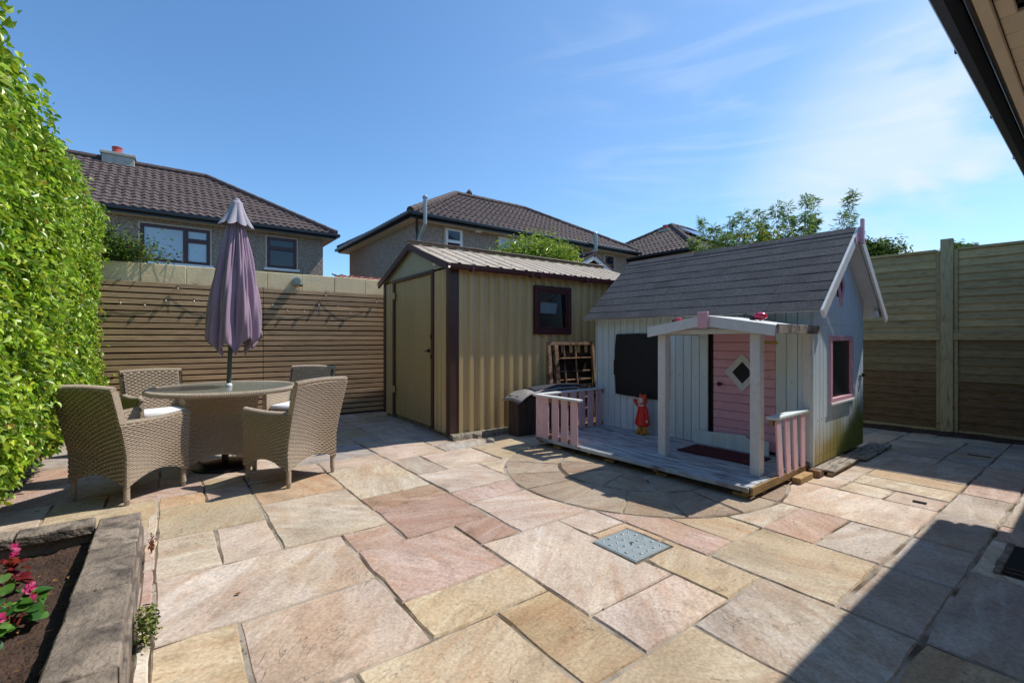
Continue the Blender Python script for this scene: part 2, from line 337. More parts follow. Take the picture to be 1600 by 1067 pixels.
gutm = M_('black_gutter_pvc', lin(24, 23, 26), .3, 6, .1, 0, spec=.5)
whitep = M_('white_upvc', lin(226, 228, 228), .35, 6, .03, 0, spec=.5)
blindm = M_('window_with_pale_blind', lin(176, 196, 208), .08, 1.5, .08, 0, spec=.6)
trimc = M_('cream_render_trim', lin(200, 186, 166), .8, 4, .08, .2, 60)
chimm = M_('chimney_render', lin(170, 168, 158), .9, 6, .15, .4, 40)
potm = M_('terracotta_pot', lin(176, 84, 74), .8, 10, .15, .1, 40)
steelm = M_('galvanised_steel', lin(156, 166, 166), .42, 20, .12, .15, 30, metal=.35, spec=.6)
lampm = M_('grey_lamp_body', lin(158, 166, 166), .45, 10, .1, 0, metal=.2)
bulbm = M_('clear_bulb', lin(190, 184, 170), .08, 5, .05, 0, spec=.8)
cordm = M_('pale_cord', lin(120, 106, 84), .8, 10, .1, 0)
soffm = M_('painted_soffit_board', lin(226, 210, 186, .92), .6, 5, .06, .1, 60, rnd=.03)
solar = M_('solar_glass', lin(30, 38, 60), .12, 4, .1, 0, spec=.7)
oldw = M_('weathered_brown_frame', lin(160, 128, 102, .9), .9, 8, .3, .7, 30, stretch=(1, 1, 1), rnd=.15, dark=lin(64, 46, 36), dscale=7, dlo=.45, dhi=.65)
rust = M_('rusty_metal', lin(70, 44, 34), .7, 10, .3, .3, 60)
plas = M_('translucent_white_tub', lin(206, 212, 220), .4, 6, .05, 0)
rockm = M_('grey_rock', lin(170, 160, 150, .85), .9, 12, .25, .6, 40)
dryleaf = M_('dry_leaf', lin(150, 108, 66), .8, 10, .2, 0)
def pebble():
    m = M_('pebbledash', lin(150, 138, 128), .9, 45, .0, 1, 26, bdist=.06); t = m.node_tree; N = t.nodes; L = t.links; p = N['Principled BSDF']
    tcn = N.new('ShaderNodeTexCoord'); v = N.new('ShaderNodeTexVoronoi'); v.inputs['Scale'].default_value = 55; L.new(tcn.outputs['Object'], v.inputs[0])
    cr = N.new('ShaderNodeValToRGB'); e = cr.color_ramp.elements; e[0].position = 0; e[0].color = lin(122, 108, 98); e[1].position = 1; e[1].color = lin(196, 184, 170)
    n = cr.color_ramp.elements.new(.45); n.color = lin(156, 136, 122); s = N.new('ShaderNodeSeparateColor'); L.new(v.outputs['Color'], s.inputs[0]); L.new(s.outputs[0], cr.inputs[0])
    L.new(cr.outputs[0], p.inputs['Base Color']); return m
pebm = pebble()
def gable_blue():
    """pale blue boards with green algae and ochre damp rising from the ground on the end wall"""
    m = M_('pale_blue_paint_algae', lin(212, 228, 236, .9), .6, 3, .04, .12, 40, stretch=(8, 8, 1), rnd=.04); t = m.node_tree; N = t.nodes; L = t.links; p = N['Principled BSDF']
    src = p.inputs['Base Color'].links[0].from_socket; g = N.new('ShaderNodeNewGeometry')
    tcn = N.new('ShaderNodeTexCoord'); sp = N.new('ShaderNodeSeparateXYZ'); L.new(tcn.outputs['Object'], sp.inputs[0])
    nz = N.new('ShaderNodeTexNoise'); nz.inputs['Scale'].default_value = 3; nz.inputs['Detail'].default_value = 6; L.new(tcn.outputs['Object'], nz.inputs[0])
    def math_(op, a, b):
        n = N.new('ShaderNodeMath'); n.operation = op
        for i, x in enumerate((a, b)):
            if isinstance(x, (int, float)): n.inputs[i].default_value = x
            else: L.new(x, n.inputs[i])
        return n.outputs[0]
    h = math_('ADD', sp.outputs[2], math_('MULTIPLY', math_('SUBTRACT', nz.outputs[0], .5), .5))
    h = math_('SUBTRACT', h, math_('MULTIPLY', math_('SUBTRACT', sp.outputs[0], 1.15), .22))
    mr = N.new('ShaderNodeMapRange'); mr.interpolation_type = 'SMOOTHSTEP'; L.new(h, mr.inputs[0]); mr.inputs[1].default_value = .46; mr.inputs[2].default_value = -.02
    mx = N.new('ShaderNodeMix'); mx.data_type = 'RGBA'; L.new(mr.outputs[0], mx.inputs[0]); L.new(src, mx.inputs[6])
    c2 = N.new('ShaderNodeMix'); c2.data_type = 'RGBA'; m3 = N.new('ShaderNodeMapRange'); L.new(sp.outputs[0], m3.inputs[0]); m3.inputs[1].default_value = 1.2; m3.inputs[2].default_value = 2.2
    L.new(m3.outputs[0], c2.inputs[0]); c2.inputs[6].default_value = lin(176, 150, 88); c2.inputs[7].default_value = lin(112, 118, 44)
    L.new(c2.outputs[2], mx.inputs[7]); L.new(mx.outputs[2], p.inputs['Base Color']); return m
gbluem = gable_blue()
def clear_glass():
    m = bpy.data.materials.new('clear_glass'); m.use_nodes = True; t = m.node_tree; N = t.nodes; L = t.links; N.clear()
    o = N.new('ShaderNodeOutputMaterial'); tr = N.new('ShaderNodeBsdfTransparent'); tr.inputs[0].default_value = (.86, .9, .9, 1)
    gl = N.new('ShaderNodeBsdfGlossy'); gl.inputs['Roughness'].default_value = .02; fr = N.new('ShaderNodeFresnel'); fr.inputs[0].default_value = 1.5
    mx = N.new('ShaderNodeMixShader'); L.new(fr.outputs[0], mx.inputs[0]); L.new(tr.outputs[0], mx.inputs[1]); L.new(gl.outputs[0], mx.inputs[2]); L.new(mx.outputs[0], o.inputs[0]); return m
clearg = clear_glass()

# ================================================================ GROUND AND PAVING
g = MB(); g.add([(-300, -300, -.06), (300, -300, -.06), (300, 300, -.06), (-300, 300, -.06)], [(0, 1, 2, 3)]); g.build('ground', earth, kind='structure')
PAV = 36.87
pat = MB(); pat.box(-3.2, 9.6, -4, 10.2, -.055, -.0065, 0)
patio = pat.build('patio', mortar, kind='structure'); patio.rotation_euler.z = R(PAV)
AL = [-3.1+.305*i for i in range(10)]; AL = [-.05-.305*i for i in range(10, 0, -1)]+[-.05, .24, .54, .855, 1.16, 1.47, 1.77, 2.08, 2.405, 2.70, 3.04, 3.33, 3.63, 3.97, 4.30, 4.62, 4.95, 5.25]+[5.25+.31*i for i in range(1, 14)]
BL = [.19-.305*i for i in range(13, 0, -1)]+[.19, .49, .785, 1.10, 1.395, 1.665, 1.98, 2.27, 2.60, 2.895, 3.18, 3.46, 3.77, 4.09, 4.38, 4.70]+[4.70+.305*i for i in range(1, 18)]
snA = lambda x: min(range(len(AL)), key=lambda i: abs(AL[i]-x)); snB = lambda x: min(range(len(BL)), key=lambda i: abs(BL[i]-x))
KS = .70
COL = dict(pink=(222, 203, 184), pp=(214, 194, 178), yel=(217, 194, 158), cream=(223, 208, 184), och=(192, 166, 128), red=(190, 156, 140), brn=(182, 150, 122),
           oly=(201, 184, 154), grey=(196, 184, 170), rose=(204, 174, 158), org=(218, 184, 148), gry2=(172, 162, 152), blu=(188, 182, 176))
S = [(-.05, .54, 3.46, 4.09, 'oly'), (-.05, .24, 2.9, 3.46, 'cream'), (.24, .54, 2.9, 3.46, 'pink'), (-.05, .855, 2.27, 2.9, 'pink'), (-.05, .24, 1.66, 2.27, 'yel'),
     (.24, .855, 1.66, 2.27, 'pp'), (.54, 1.16, 2.9, 3.77, 'cream'), (.855, 1.16, 2.6, 2.9, 'rose'), (.855, 1.47, 1.98, 2.6, 'rose'), (1.16, 1.77, 2.6, 3.18, 'red'),
     (1.47, 1.77, 2.27, 2.6, 'red'), (1.16, 1.77, 3.18, 3.46, 'brn'), (1.16, 1.77, 3.46, 4.38, 'cream'), (.855, 1.47, 1.665, 1.98, 'yel'), (1.16, 1.47, 1.1, 1.665, 'och'),
     (.54, 1.16, 1.1, 1.665, 'yel'), (1.47, 2.08, 1.395, 2.27, 'pink'), (1.47, 2.08, 1.10, 1.395, 'pp'), (2.08, 2.405, 1.10, 1.665, 'yel'), (2.405, 2.70, 1.395, 2.1, 'rose'),
     (2.70, 3.04, 1.395, 1.98, 'yel'), (2.08, 2.405, 1.98, 2.27, 'pink'), (1.77, 2.405, 2.895, 3.18, 'rose'), (1.77, 2.405, 2.27, 2.895, 'pp'), (1.77, 2.405, 3.18, 3.77, 'pink'),
     (1.77, 2.08, 3.77, 4.38, 'grey'), (2.08, 2.70, 3.77, 4.38, 'pink'), (2.405, 3.04, 3.18, 3.77, 'cream'), (1.77, 2.405, .49, 1.10, 'grey'), (1.16, 1.77, .49, 1.10, 'oly'), (.54, 1.16, .49, 1.1, 'pink'),
     (2.405, 3.04, .785, 1.395, 'oly'), (3.04, 3.63, .785, 1.10, 'grey'), (3.04, 3.63, 1.10, 1.395, 'rose'), (3.63, 4.30, .785, 1.665, 'pink'), (3.04, 3.63, 1.395, 1.665, 'cream'),
     (2.405, 3.04, .49, .785, 'gry2'), (3.04, 3.63, .49, .785, 'blu'), (3.63, 4.30, .49, .785, 'gry2'), (2.405, 3.33, -.115, .49, 'gry2'), (1.77, 2.405, -.115, .49, 'och'), (3.33, 3.97, .19, .49, 'cream'),
     (4.30, 4.62, .785, 1.10, 'pp'), (4.30, 4.62, 1.1, 1.395, 'cream'), (4.62, 4.95, .785, 1.395, 'cream'), (4.30, 5.25, 1.395, 1.665, 'pink'), (4.30, 4.95, .49, .785, 'grey'), (4.95, 5.25, .785, 1.395, 'yel'),
     (.54, 1.16, 3.77, 4.38, 'org'), (.24, .54, 4.09, 4.38, 'rose'), (-.05, .24, 4.09, 4.38, 'org'), (4.3, 5.25, 1.665, 1.98, 'rose'), (4.62, 5.56, 1.98, 2.6, 'grey'), (5.25, 5.87, .785, 1.665, 'grey')]
RC = (3.533, 2.771, 1.235)
occ = np.zeros((len(AL)-1, len(BL)-1), bool); rects = []
for a0, a1, b0, b1, c in S:
    i0, i1, j0, j1 = snA(a0), snA(a1), snB(b0), snB(b1)
    if occ[i0:i1, j0:j1].any():
        continue
    occ[i0:i1, j0:j1] = True; rects.append((AL[i0], AL[i1], BL[j0], BL[j1], c))
for i in range(len(AL)-1):
    for j in range(len(BL)-1):
        if occ[i, j]: continue
        for _ in range(12):
            w, h = random.choice([(2, 2), (3, 2), (2, 3), (1, 2), (2, 1), (1, 1), (2, 2), (3, 2)])
            if i+w < len(AL) and j+h < len(BL) and not occ[i:i+w, j:j+h].any(): break
        else: w = h = 1
        occ[i:i+w, j:j+h] = True
        far = BL[j] > 4.3 or AL[i] > 4.2
        rects.append((AL[i], AL[i+w], BL[j], BL[j+h], random.choice(['grey', 'cream', 'pink', 'oly', 'rose', 'pp', 'blu'] if far else ['pink', 'yel', 'rose', 'oly', 'grey', 'pp', 'cream'])))
def poly_pts(poly, step=.11):
    o = []
    for k in range(len(poly)):
        p, q = Vector(poly[k]), Vector(poly[(k+1) % len(poly)]); n = max(1, int((q-p).length/step))
        for i in range(n): o.append(p.lerp(q, i/n))
    return o
def inset(pts, d):
    n = len(pts); o = []
    for i in range(n):
        a, b, c = pts[i-1], pts[i], pts[(i+1) % n]; e1 = (b-a); e2 = (c-b)
        if e1.length < 1e-5 or e2.length < 1e-5: o.append(b.copy()); continue
        n1 = Vector((-e1.y, e1.x)).normalized(); n2 = Vector((-e2.y, e2.x)).normalized(); m = (n1+n2)
        if m.length < .2: o.append(b+n1*d); continue
        m.normalize(); o.append(b+m*d/max(.45, m.dot(n1)))
    return o
def slab(pts, col, gap=.0055, parent=patio, name='paving_slab', m=slabm, th=.035, jit=.0035, zc=None, size=.11):
    ar = sum(pts[i-1].x*pts[i].y-pts[i].x*pts[i-1].y for i in range(len(pts)))
    if ar < 0: pts = pts[::-1]
    if abs(ar)/2 < .004: return None
    pts = inset(pts, gap*random.uniform(.7, 1.25)); pts = [p+Vector((random.gauss(0, jit), random.gauss(0, jit))) for p in pts]
    cen = sum(pts, Vector((0, 0)))/len(pts); zt = random.uniform(-.003, .003) if zc is None else zc; tx, ty = random.gauss(0, .003), random.gauss(0, .003)
    zf = lambda p, o: zt+tx*(p.x-cen.x)+ty*(p.y-cen.y)+o
    r0 = pts; r1 = inset(pts, .007); v = []
    for p in r0: v.append((p.x-cen.x, p.y-cen.y, -th))
    for p in r0: v.append((p.x-cen.x, p.y-cen.y, zf(p, -.007+random.uniform(-.003, .001))))
    for p in r1: v.append((p.x-cen.x, p.y-cen.y, zf(p, 0)))
    n = len(pts); f = [(i, (i+1) % n, n+(i+1) % n, n+i) for i in range(n)]+[(n+i, n+(i+1) % n, 2*n+(i+1) % n, 2*n+i) for i in range(n)]+[tuple(range(2*n, 3*n))]
    b = MB(); b.add(v, f); o = b.build(name, m, parent, loc=(cen.x, cen.y, 0)); c = [x*.78+y*.22 for x, y in zip(col, (220, 190, 168))] if parent is patio else col; k = random.uniform(.94, 1.05)
    o.color = (*[x*k for x in lin(*c, KS)[:3]], 1); return o
def arc(a0, a1, r, n):
    return [Vector((RC[0]+r*math.cos(a0+(a1-a0)*i/n), RC[1]+r*math.sin(a0+(a1-a0)*i/n))) for i in range(n+1)]
def rect_slab(a0, a1, b0, b1, c):
    pts = poly_pts([(a0, b0), (a1, b0), (a1, b1), (a0, b1)], .11)
    ins = [(p-Vector(RC[:2])).length < RC[2] for p in pts]
    if not any(ins):
        slab(pts, COL[c]); return
    if all(ins): return
    pts = poly_pts([(a0, b0), (a1, b0), (a1, b1), (a0, b1)], .02); ins = [(p-Vector(RC[:2])).length < RC[2] for p in pts]
    n = len(pts); k0 = next(i for i in range(n) if ins[i-1] and not ins[i]); run = []; runs = []
    for q in range(n):
        i = (k0+q) % n
        if not ins[i]: run.append(pts[i])
        elif run: runs.append(run); run = []
    if run: runs.append(run)
    for r in runs:
        if len(r) < 4: continue
        s_, e_ = r[0]-Vector(RC[:2]), r[-1]-Vector(RC[:2]); t0, t1 = math.atan2(e_.y, e_.x), math.atan2(s_.y, s_.x); d = (t1-t0+math.pi) % (2*math.pi)-math.pi
        keep = [r[0]]
        for i in range(1, len(r)-1):
            e1, e2 = r[i]-r[i-1], r[i+1]-r[i]
            if abs(e1.x*e2.y-e1.y*e2.x) > 1e-7 or (r[i]-keep[-1]).length > .11: keep.append(r[i])
        keep.append(r[-1]); slab(keep+arc(t0, t0+d, RC[2], max(2, int(abs(d)*RC[2]/.06)))[1:-1], COL[c])
MH = (2.02, 2.335, 1.585, 1.895)
for r in rects:
    if r[1] < .10 and r[2] < 2.25 and r[3] < 2.25 and r[0] < -.2: pass
    a0, a1, b0, b1, c = r
    if a0 < MH[1] and a1 > MH[0] and b0 < MH[3] and b1 > MH[2]:   # slabs round the manhole are cut to it
        g_ = .006
        if c == 'pink' and a0 < 1.6:
            slab(poly_pts([(a0, b0), (a1, b0), (a1, MH[2]-g_), (MH[0]-g_, MH[2]-g_), (MH[0]-g_, MH[3]+g_), (a1, MH[3]+g_), (a1, b1), (a0, b1)]), COL[c])
        elif c == 'yel' and b1 < 1.7: slab(poly_pts([(a0, b0), (a1, b0), (a1, b1), (MH[1]+g_, b1), (MH[1]+g_, MH[2]-g_), (a0, MH[2]-g_)]), COL[c])
        else: slab(poly_pts([(MH[1]+g_, b0), (a1, b0), (a1, b1), (a0, b1), (a0, MH[3]+g_), (MH[1]+g_, MH[3]+g_)], .09), COL['org'])
        continue
    w = Vector((.8*(a0+a1)/2-.6*(b0+b1)/2, .6*(a0+a1)/2+.8*(b0+b1)/2))
    if w.x < -5.9 or w.x > 8.0 or w.y > 8.9 or w.y < -.6: continue
    if a1 < -.02 and b1 < 3.6 and w.y < 3.2: continue          # the planter stands here
    if abs(a0-3.63) < .2 and abs(b0-.49) < .05:                  # gully cut out of this slab
        pass
    rect_slab(*r)
CIR = [(184, 168, 146), (172, 154, 132), (180, 164, 142), (166, 146, 128), (190, 172, 142)]
o14 = R(154)
for k in range(18): slab(arc(o14+k*R(20), o14+(k+1)*R(20), RC[2]-.006, 5)+arc(o14+(k+1)*R(20), o14+k*R(20), .72, 4), random.choice(CIR), .007)
for k in range(10): slab(arc(o14+.1+k*R(36), o14+.1+(k+1)*R(36), .71, 5)+arc(o14+.1+(k+1)*R(36), o14+.1+k*R(36), .27, 3), random.choice(CIR), .007)
slab(arc(0, R(342), .26, 19), CIR[1], .006)

for b0_, b1_, c_ in ((1.3, 1.9, 'pink'), (1.9, 2.5, 'cream'), (2.5, 3.05, 'rose'), (3.05, 3.46, 'pink'), (3.46, 4.0, 'cream'), (.7, 1.3, 'oly')):
    slab(poly_pts([(-.102, b0_), (-.05, b0_), (-.05, b1_), (-.102, b1_)], .1), COL[c_], .003)
# ---- galvanised manhole cover with tread studs
mc = Vector(((MH[0]+MH[1])/2, (MH[2]+MH[3])/2)); wl = (.8*mc.x-.6*mc.y, .6*mc.x+.8*mc.y)
mh = thing('manhole_cover', 'square galvanised steel manhole cover with raised studs set in the paving', 'manhole cover', (wl[0], wl[1], 0), PAV)
b = MB(); b.box(-.148, .148, -.146, .146, -.02, .004, .002); b.build('cover_plate', steelm, mh)
b = MB()
for x0, x1, y0, y1 in ((-.157, -.151, -.155, .155), (.151, .157, -.155, .155), (-.151, .151, -.155, -.149), (-.151, .151, .149, .155)): b.box(x0, x1, y0, y1, -.03, .003, .001)
b.build('rim_frame', steelm, mh)
b = MB()
for i in range(5):
    for j in range(5):
        if (i, j) == (2, 2): continue
        x, y = -.115+.0575*i, -.115+.0575*j; a = (i+j) % 2*math.pi/2
        b.ball((0, 0, 0), .013, .006, .005, 8, 4, Matrix.Translation((x, y, .005)) @ Matrix.Rotation(a+.78, 4, 'Z'))
b.build('tread_studs', steelm, mh, smooth=True, kind='stuff')
b = MB(); b.box(-.022, .022, -.004, .004, .0045, .006, 0, Matrix.Rotation(.6, 4, 'Z')); b.box(-.014, .014, -.003, .003, .0047, .0065, 0, Matrix.Rotation(-.5, 4, 'Z') @ Matrix.Translation((.006, .012, 0))); b.build('keyhole_mark', rust, mh)

# ---- drain gully in the shade at the right
gp = ground(1590, 880); gu = thing('drain_gully', 'dark sunken drain gully with a broken stone edge in the shaded paving', 'drain', (gp.x+.03, gp.y, 0), PAV)
b = MB(); b.box(-.26, .26, -.05, .05, .0045, .007, 0); b.build('gully_opening', M_('gully_black', (.006, .006, .006, 1), .9, 5, .2, 0), gu)
b = MB()
for k in range(5): b.box(-.27+.108*k, -.27+.108*k+.10, .052, .075+random.uniform(0, .012), .001, .016, .004)
b.build('edging_stones', stonem, gu)
b = MB()
for k in range(2): b.box(-.24+.055*k, -.235+.055*k+.012, -.049, .049, .0075, .013, .001)
b.build('grating', rust, gu)
for (u, v, w_) in ((1530, 713, .17), (1437, 785, .08)):
    p = ground(u, v); o = MB(); o.box(-w_/2, w_/2, -.014, .014, .003, .009, .002); o = o.build('drain_slot', M_('slot_black%d' % u, (.01, .01, .01, 1), .6, 5, .2, 0), loc=p); o.rotation_euler.z = R(-50)
    tag(o, 'narrow black slot set in the shaded paving near the fence' if u > 1500 else 'tiny black slot in the sunlit joint by the roof shadow corner', 'drain')

# ================================================================ PLANTER
PE = thing('planter_wall', 'low planter wall of dark weathered coping stones around the flower bed', 'planter', (0, 0, 0), PAV)
# right arm runs along local y at a = -.30 .. -.11, rear arm along local x at b = 3.42
ys = [3.44, 2.96, 2.46, 1.86, 1.26, .6, 0.0]; cx0, cx1 = -.302, -.112
for i in range(len(ys)-1):
    p = [Vector(q) for q in ((cx0, ys[i+1]), (cx1, ys[i+1]), (cx1, ys[i]), (cx0, ys[i]))]
    o = slab(poly_pts(p, .09), (1, 1, 1), .003, PE, 'coping_stone', stonem, th=.065, jit=.0022, zc=0); o.location.z = .2; o.color = (1, 1, 1, 1)
xs = [-.31, -.62, -1.2, -1.9]
for i in range(len(xs)-1):
    p = [Vector(q) for q in ((xs[i+1], 3.36), (xs[i], 3.36), (xs[i], 3.50), (xs[i+1], 3.50))]
    o = slab(poly_pts(p, .09), (1, 1, 1), .003, PE, 'coping_stone', stonem, th=.05, jit=.004, zc=0); o.location.z = .2
b = MB(); b.box(-.285, -.105, 0, 3.42, -.02, .134, .006); b.box(-1.9, -.29, 3.385, 3.47, -.02, .149, .006); b.build('wall_base', stonem, PE)
n = 60; gx = np.linspace(-1.9, -.28, n); gy = np.linspace(.0, 3.42, n*2); GX, GY = np.meshgrid(gx, gy, indexing='ij'); GZ = .085+.012*np.sin(GX*9+GY*5)+rng.normal(0, .006, GX.shape)
so_ = grid_mesh('flower_bed_soil', np.stack([GX, GY, GZ], -1), soilm, None, True, kind='structure'); so_.rotation_euler.z = R(PAV)
# begonias: glossy leaves and pink flowers
def round_leaves(P, N, D, L, cols):
    n = len(P); N = unit(N); D = unit(D-N*np.sum(D*N, -1, keepdims=True)); S_ = np.cross(D, N); m = 12; aa = np.linspace(0, 2*np.pi, m, endpoint=False)
    rad = 1+.12*np.cos(aa)-.35*np.exp(-((aa-np.pi)/.35)**2); u = .52+.5*rad*np.cos(aa); w = .46*rad*np.sin(aa)
    h = -.10*np.cos(2*aa)-.04; rim = P[:, None]+L[:, None, None]*(u[None, :, None]*D[:, None]+w[None, :, None]*S_[:, None]+h[None, :, None]*N[:, None]); cen = P[:, None]+L[:, None, None]*(.45*D[:, None]+.02*N[:, None])
    v = np.concatenate([rim, cen], 1).reshape(-1, 3); b = (np.arange(n)*(m+1))[:, None, None]; k = np.arange(m); f = np.stack([k, (k+1) % m, np.full(m, m)], -1)[None]+b
    return v, f.reshape(-1, 3), np.repeat(cols, m+1, 0)
def begonia(pos, label, cols, fl, n=26, r=.11, dark=False):
    t = thing('begonia', label, 'flowering plant', pos, 0, 'begonias in the flower bed'); n = n*2; a = rng.uniform(0, 6.28, n); rr = r*np.sqrt(rng.uniform(.02, 1, n))
    P = np.c_[rr*np.cos(a)*.55, rr*np.sin(a)*.55, .03+.09*rng.uniform(0, 1, n)]; D = np.c_[np.cos(a), np.sin(a), rng.uniform(0, .5, n)]
    v, f, c = round_leaves(P, np.c_[np.zeros((n, 2)), np.ones(n)]+rng.normal(0, .35, (n, 3)), D, rng.uniform(.03, .062, n), pick(cols, n, .3))
    arr_mesh('leaves', v, f, leafm, t, True, c)
    s_ = MB()
    for k in range(6): s_.tube([(0, 0, -.03), (P[k][0]*.6, P[k][1]*.6, .05), tuple(P[k])], .004, 5)
    s_.build('stems', M_('begonia_stem', lin(150, 60, 50), .5, 5, .1, 0), t)
    for k, (x, y, z) in enumerate(fl):
        m_ = 5; aa = np.arange(m_)*2*math.pi/m_; aa = aa+k; P2 = np.tile([[x, y, z]], (m_, 1)).astype(float); D2 = np.c_[np.cos(aa), .6*np.sin(aa)-.2, .8*np.sin(aa)+.15]
        v, f, c = leaf_arrays(P2, np.tile([.15, -.8, .6], (m_, 1)), D2, rng.uniform(.017, .026, m_), 1.05, pick([lin(226, 60, 130)[:3], lin(236, 110, 160)[:3]], m_, .15), .1); arr_mesh('flower', v, f, leafd, t, False, c)
G1 = [lin(76, 118, 46)[:3], lin(104, 146, 66)[:3], lin(56, 96, 44)[:3]]
p = ground(14, 985, .09); begonia(p, 'green begonia with bright pink blooms at the near edge of the bed', G1, [(.05, .03, .15), (.085, -.0, .12), (-.03, -.06, .13), (.02, .05, .13)], 30, .13)
p = ground(5, 925, .09); begonia(p, 'bronze begonia with dark red leaves beside the green one', [lin(110, 30, 40)[:3], lin(90, 120, 50)[:3], lin(150, 60, 50)[:3]], [(.0, .05, .15), (-.05, .09, .16)], 26, .12)
p = ground(-40, 1030, .09); begonia(p, 'begonia half out of view at the lower left corner of the bed', G1, [(.05, .03, .12)], 24, .12)
lm = MB()
for k in range(46):
    p = ground(random.uniform(20, 150), random.uniform(880, 1060), .1)
    a = random.uniform(0, 3.1); l = random.uniform(.008, .02); lm.add([(p.x-l*math.cos(a), p.y-l*math.sin(a), .112), (p.x+.004, p.y+.004, .118), (p.x+l*math.cos(a), p.y+l*math.sin(a), .113), (p.x-.005, p.y-.003, .112)], [(0, 1, 2, 3)])
lm.build('fallen_bark_chips', dryleaf, kind='stuff')
# weeds at the foot of the planter
def tuft(name, c, r, h, n, cols, label, cat, L=(.012, .02), asp=.8, sx=1, sy=1, rz=0):
    t = thing(name, label, cat, c, rz); P = rng.normal(0, .5, (n, 3)); P = unit(P)*rng.uniform(.3, 1, (n, 1))*np.array([r*sx, r*sy, h/2])+np.array([0, 0, h/2])
    leaves('leaves', P, P-np.array([0, 0, 0])+[0, 0, .3], rng.uniform(*L, n), asp, cols, leafd, t)
    s_ = MB()
    for k in range(7): q = P[k]; s_.tube([(q[0]*.2, q[1]*.2, -.005), tuple(q*.7), tuple(q)], .0018, 4)
    s_.build('stems', twig, t); return t
p = ground(222, 1010); tuft('weed_plant', (p.x, p.y+.02, .0), .06, .15, 330, [lin(110, 124, 54)[:3], lin(146, 150, 84)[:3], lin(70, 88, 36)[:3]], 'small green weed growing at the foot of the planter wall', 'plant', (.01, .018), .8, .75, 1.7, PAV)
p = ground(236, 880); tuft('dry_weed', (p.x-.02, p.y+.03, .05), .02, .10, 90, [lin(150, 86, 66)[:3], lin(120, 72, 52)[:3]], 'withered reddish weed on the planter wall side', 'plant', (.01, .022), .35, .7, 6, PAV)

# ================================================================ HEDGE
HD = Vector((.6, -.8, 0)); HN = Vector((.8, .6, 0)); H0 = Vector((-5.2, 5.9, 0))
hedge = thing('hedge', 'tall clipped bright green broadleaf hedge along the left side of the patio', 'hedge', (-4.4, 4.3, 0))
hl = np.array(hedge.location)
n = 84000; s_ = rng.uniform(-.1, 6.6, n)**1.0; z_ = rng.uniform(.26, 2.82, n); dep = -np.abs(rng.normal(0, .10, n))
bul = .05*np.sin(s_*3.1+z_*2.2)+.03*np.sin(s_*8.3-z_*5)*np.sin(z_*6+s_*2)+.02*np.sin(z_*11+s_*4)*np.sin(s_*13-z_*3)-np.clip(.55-z_, 0, 1)*.55
dep = dep+bul-.04+np.where(rng.random(n) < .06, rng.uniform(0, .09, n), 0)
top = 2.70+.05*np.sin(s_*4)+.04*np.sin(s_*9+1)
roundt = np.clip((z_-top+.10)/.2, 0, 1); dep -= roundt**2*.16
P = np.array(H0)[None]+s_[:, None]*np.array(HD)+dep[:, None]*np.array(HN); P[:, 2] = z_
ok = (z_ < top+.05); P = P[ok]; s_ = s_[ok]; 
nt_ = 9000; st = rng.uniform(-.1, 6.6, nt_); dt = -rng.uniform(0, .8, nt_); Pt = np.array(H0)[None]+st[:, None]*np.array(HD)+dt[:, None]*np.array(HN)
Pt[:, 2] = 2.66+.05*np.sin(st*4)+.04*np.sin(st*9+1)+rng.normal(0, .05, nt_); P = np.r_[P, Pt]
# far end of the hedge (against the fence) and the base in shade
Nn = np.tile(np.array(HN)*.7+np.array([0, 0, .55]), (len(P), 1))
HC_ = [lin(142, 176, 42)[:3], lin(170, 198, 62)[:3], lin(118, 156, 44)[:3], lin(182, 196, 62)[:3], lin(98, 134, 40)[:3], lin(168, 190, 84)[:3]]
Dd = rng.normal(0, 1, (len(P), 3)); Dd += np.array(HN)*.5; Dd[:, 2] -= .25
Ls = rng.uniform(.026, .066, len(P)); clus = 1+.22*np.sin(P[:, 1]*9+P[:, 2]*7)*np.sin(P[:, 2]*13-P[:, 1]*5)
order = np.argsort(np.linalg.norm(P[:, :2], axis=1)+np.where((P[:, 1] > 1.3) & (P[:, 0]/np.maximum(P[:, 1], .1) > -1.15) & (np.abs(rng.normal(0, 1, len(P))) < 2) , 0, 9)); near = order[:300]; far = order[300:]
Nn = unit(Nn+rng.normal(0, .45, Nn.shape))
hcol = pick(HC_, len(far), .3); hcol[:, :3] *= clus[far][:, None]; brn_ = rng.random(len(far)) < .015; hcol[brn_, :3] = np.array(lin(150, 104, 50)[:3])
v, f, c = leaf_arrays(P[far]-hl, Nn[far], Dd[far], Ls[far], .52, hcol); arr_mesh('leaves', v, f, leafm, hedge, False, c, kind='stuff')
protos = []
for k in range(6):
    v, f, c = leaf_arrays(np.zeros((1, 3)), np.array([[0, 0, 1.]]), np.array([[1., 0, 0]]), np.array([1.]), .5+.04*(k % 3), np.array([[*HC_[k], 1]])); o = arr_mesh('leaf', v, f, leafm, hedge, False, c); protos.append(o.data)
    bpy.data.objects.remove(o)
for q, i in enumerate(near):
    o = link('leaf', protos[q % 6], hedge); N_ = Vector(Nn[i]).normalized(); D_ = Vector(Dd[i]); D_ = (D_-N_*D_.dot(N_)).normalized(); S_ = N_.cross(D_)
    o.matrix_local = Matrix.Translation(Vector(P[i]-hl)) @ Matrix(((D_.x, S_.x, N_.x, 0), (D_.y, S_.y, N_.y, 0), (D_.z, S_.z, N_.z, 0), (0, 0, 0, 1))) @ Matrix.Scale(Ls[i], 4)
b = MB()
a_ = lambda s, d, z: tuple(Vector(H0)+HD*s+HN*d+Vector((0, 0, z))-Vector(hl))
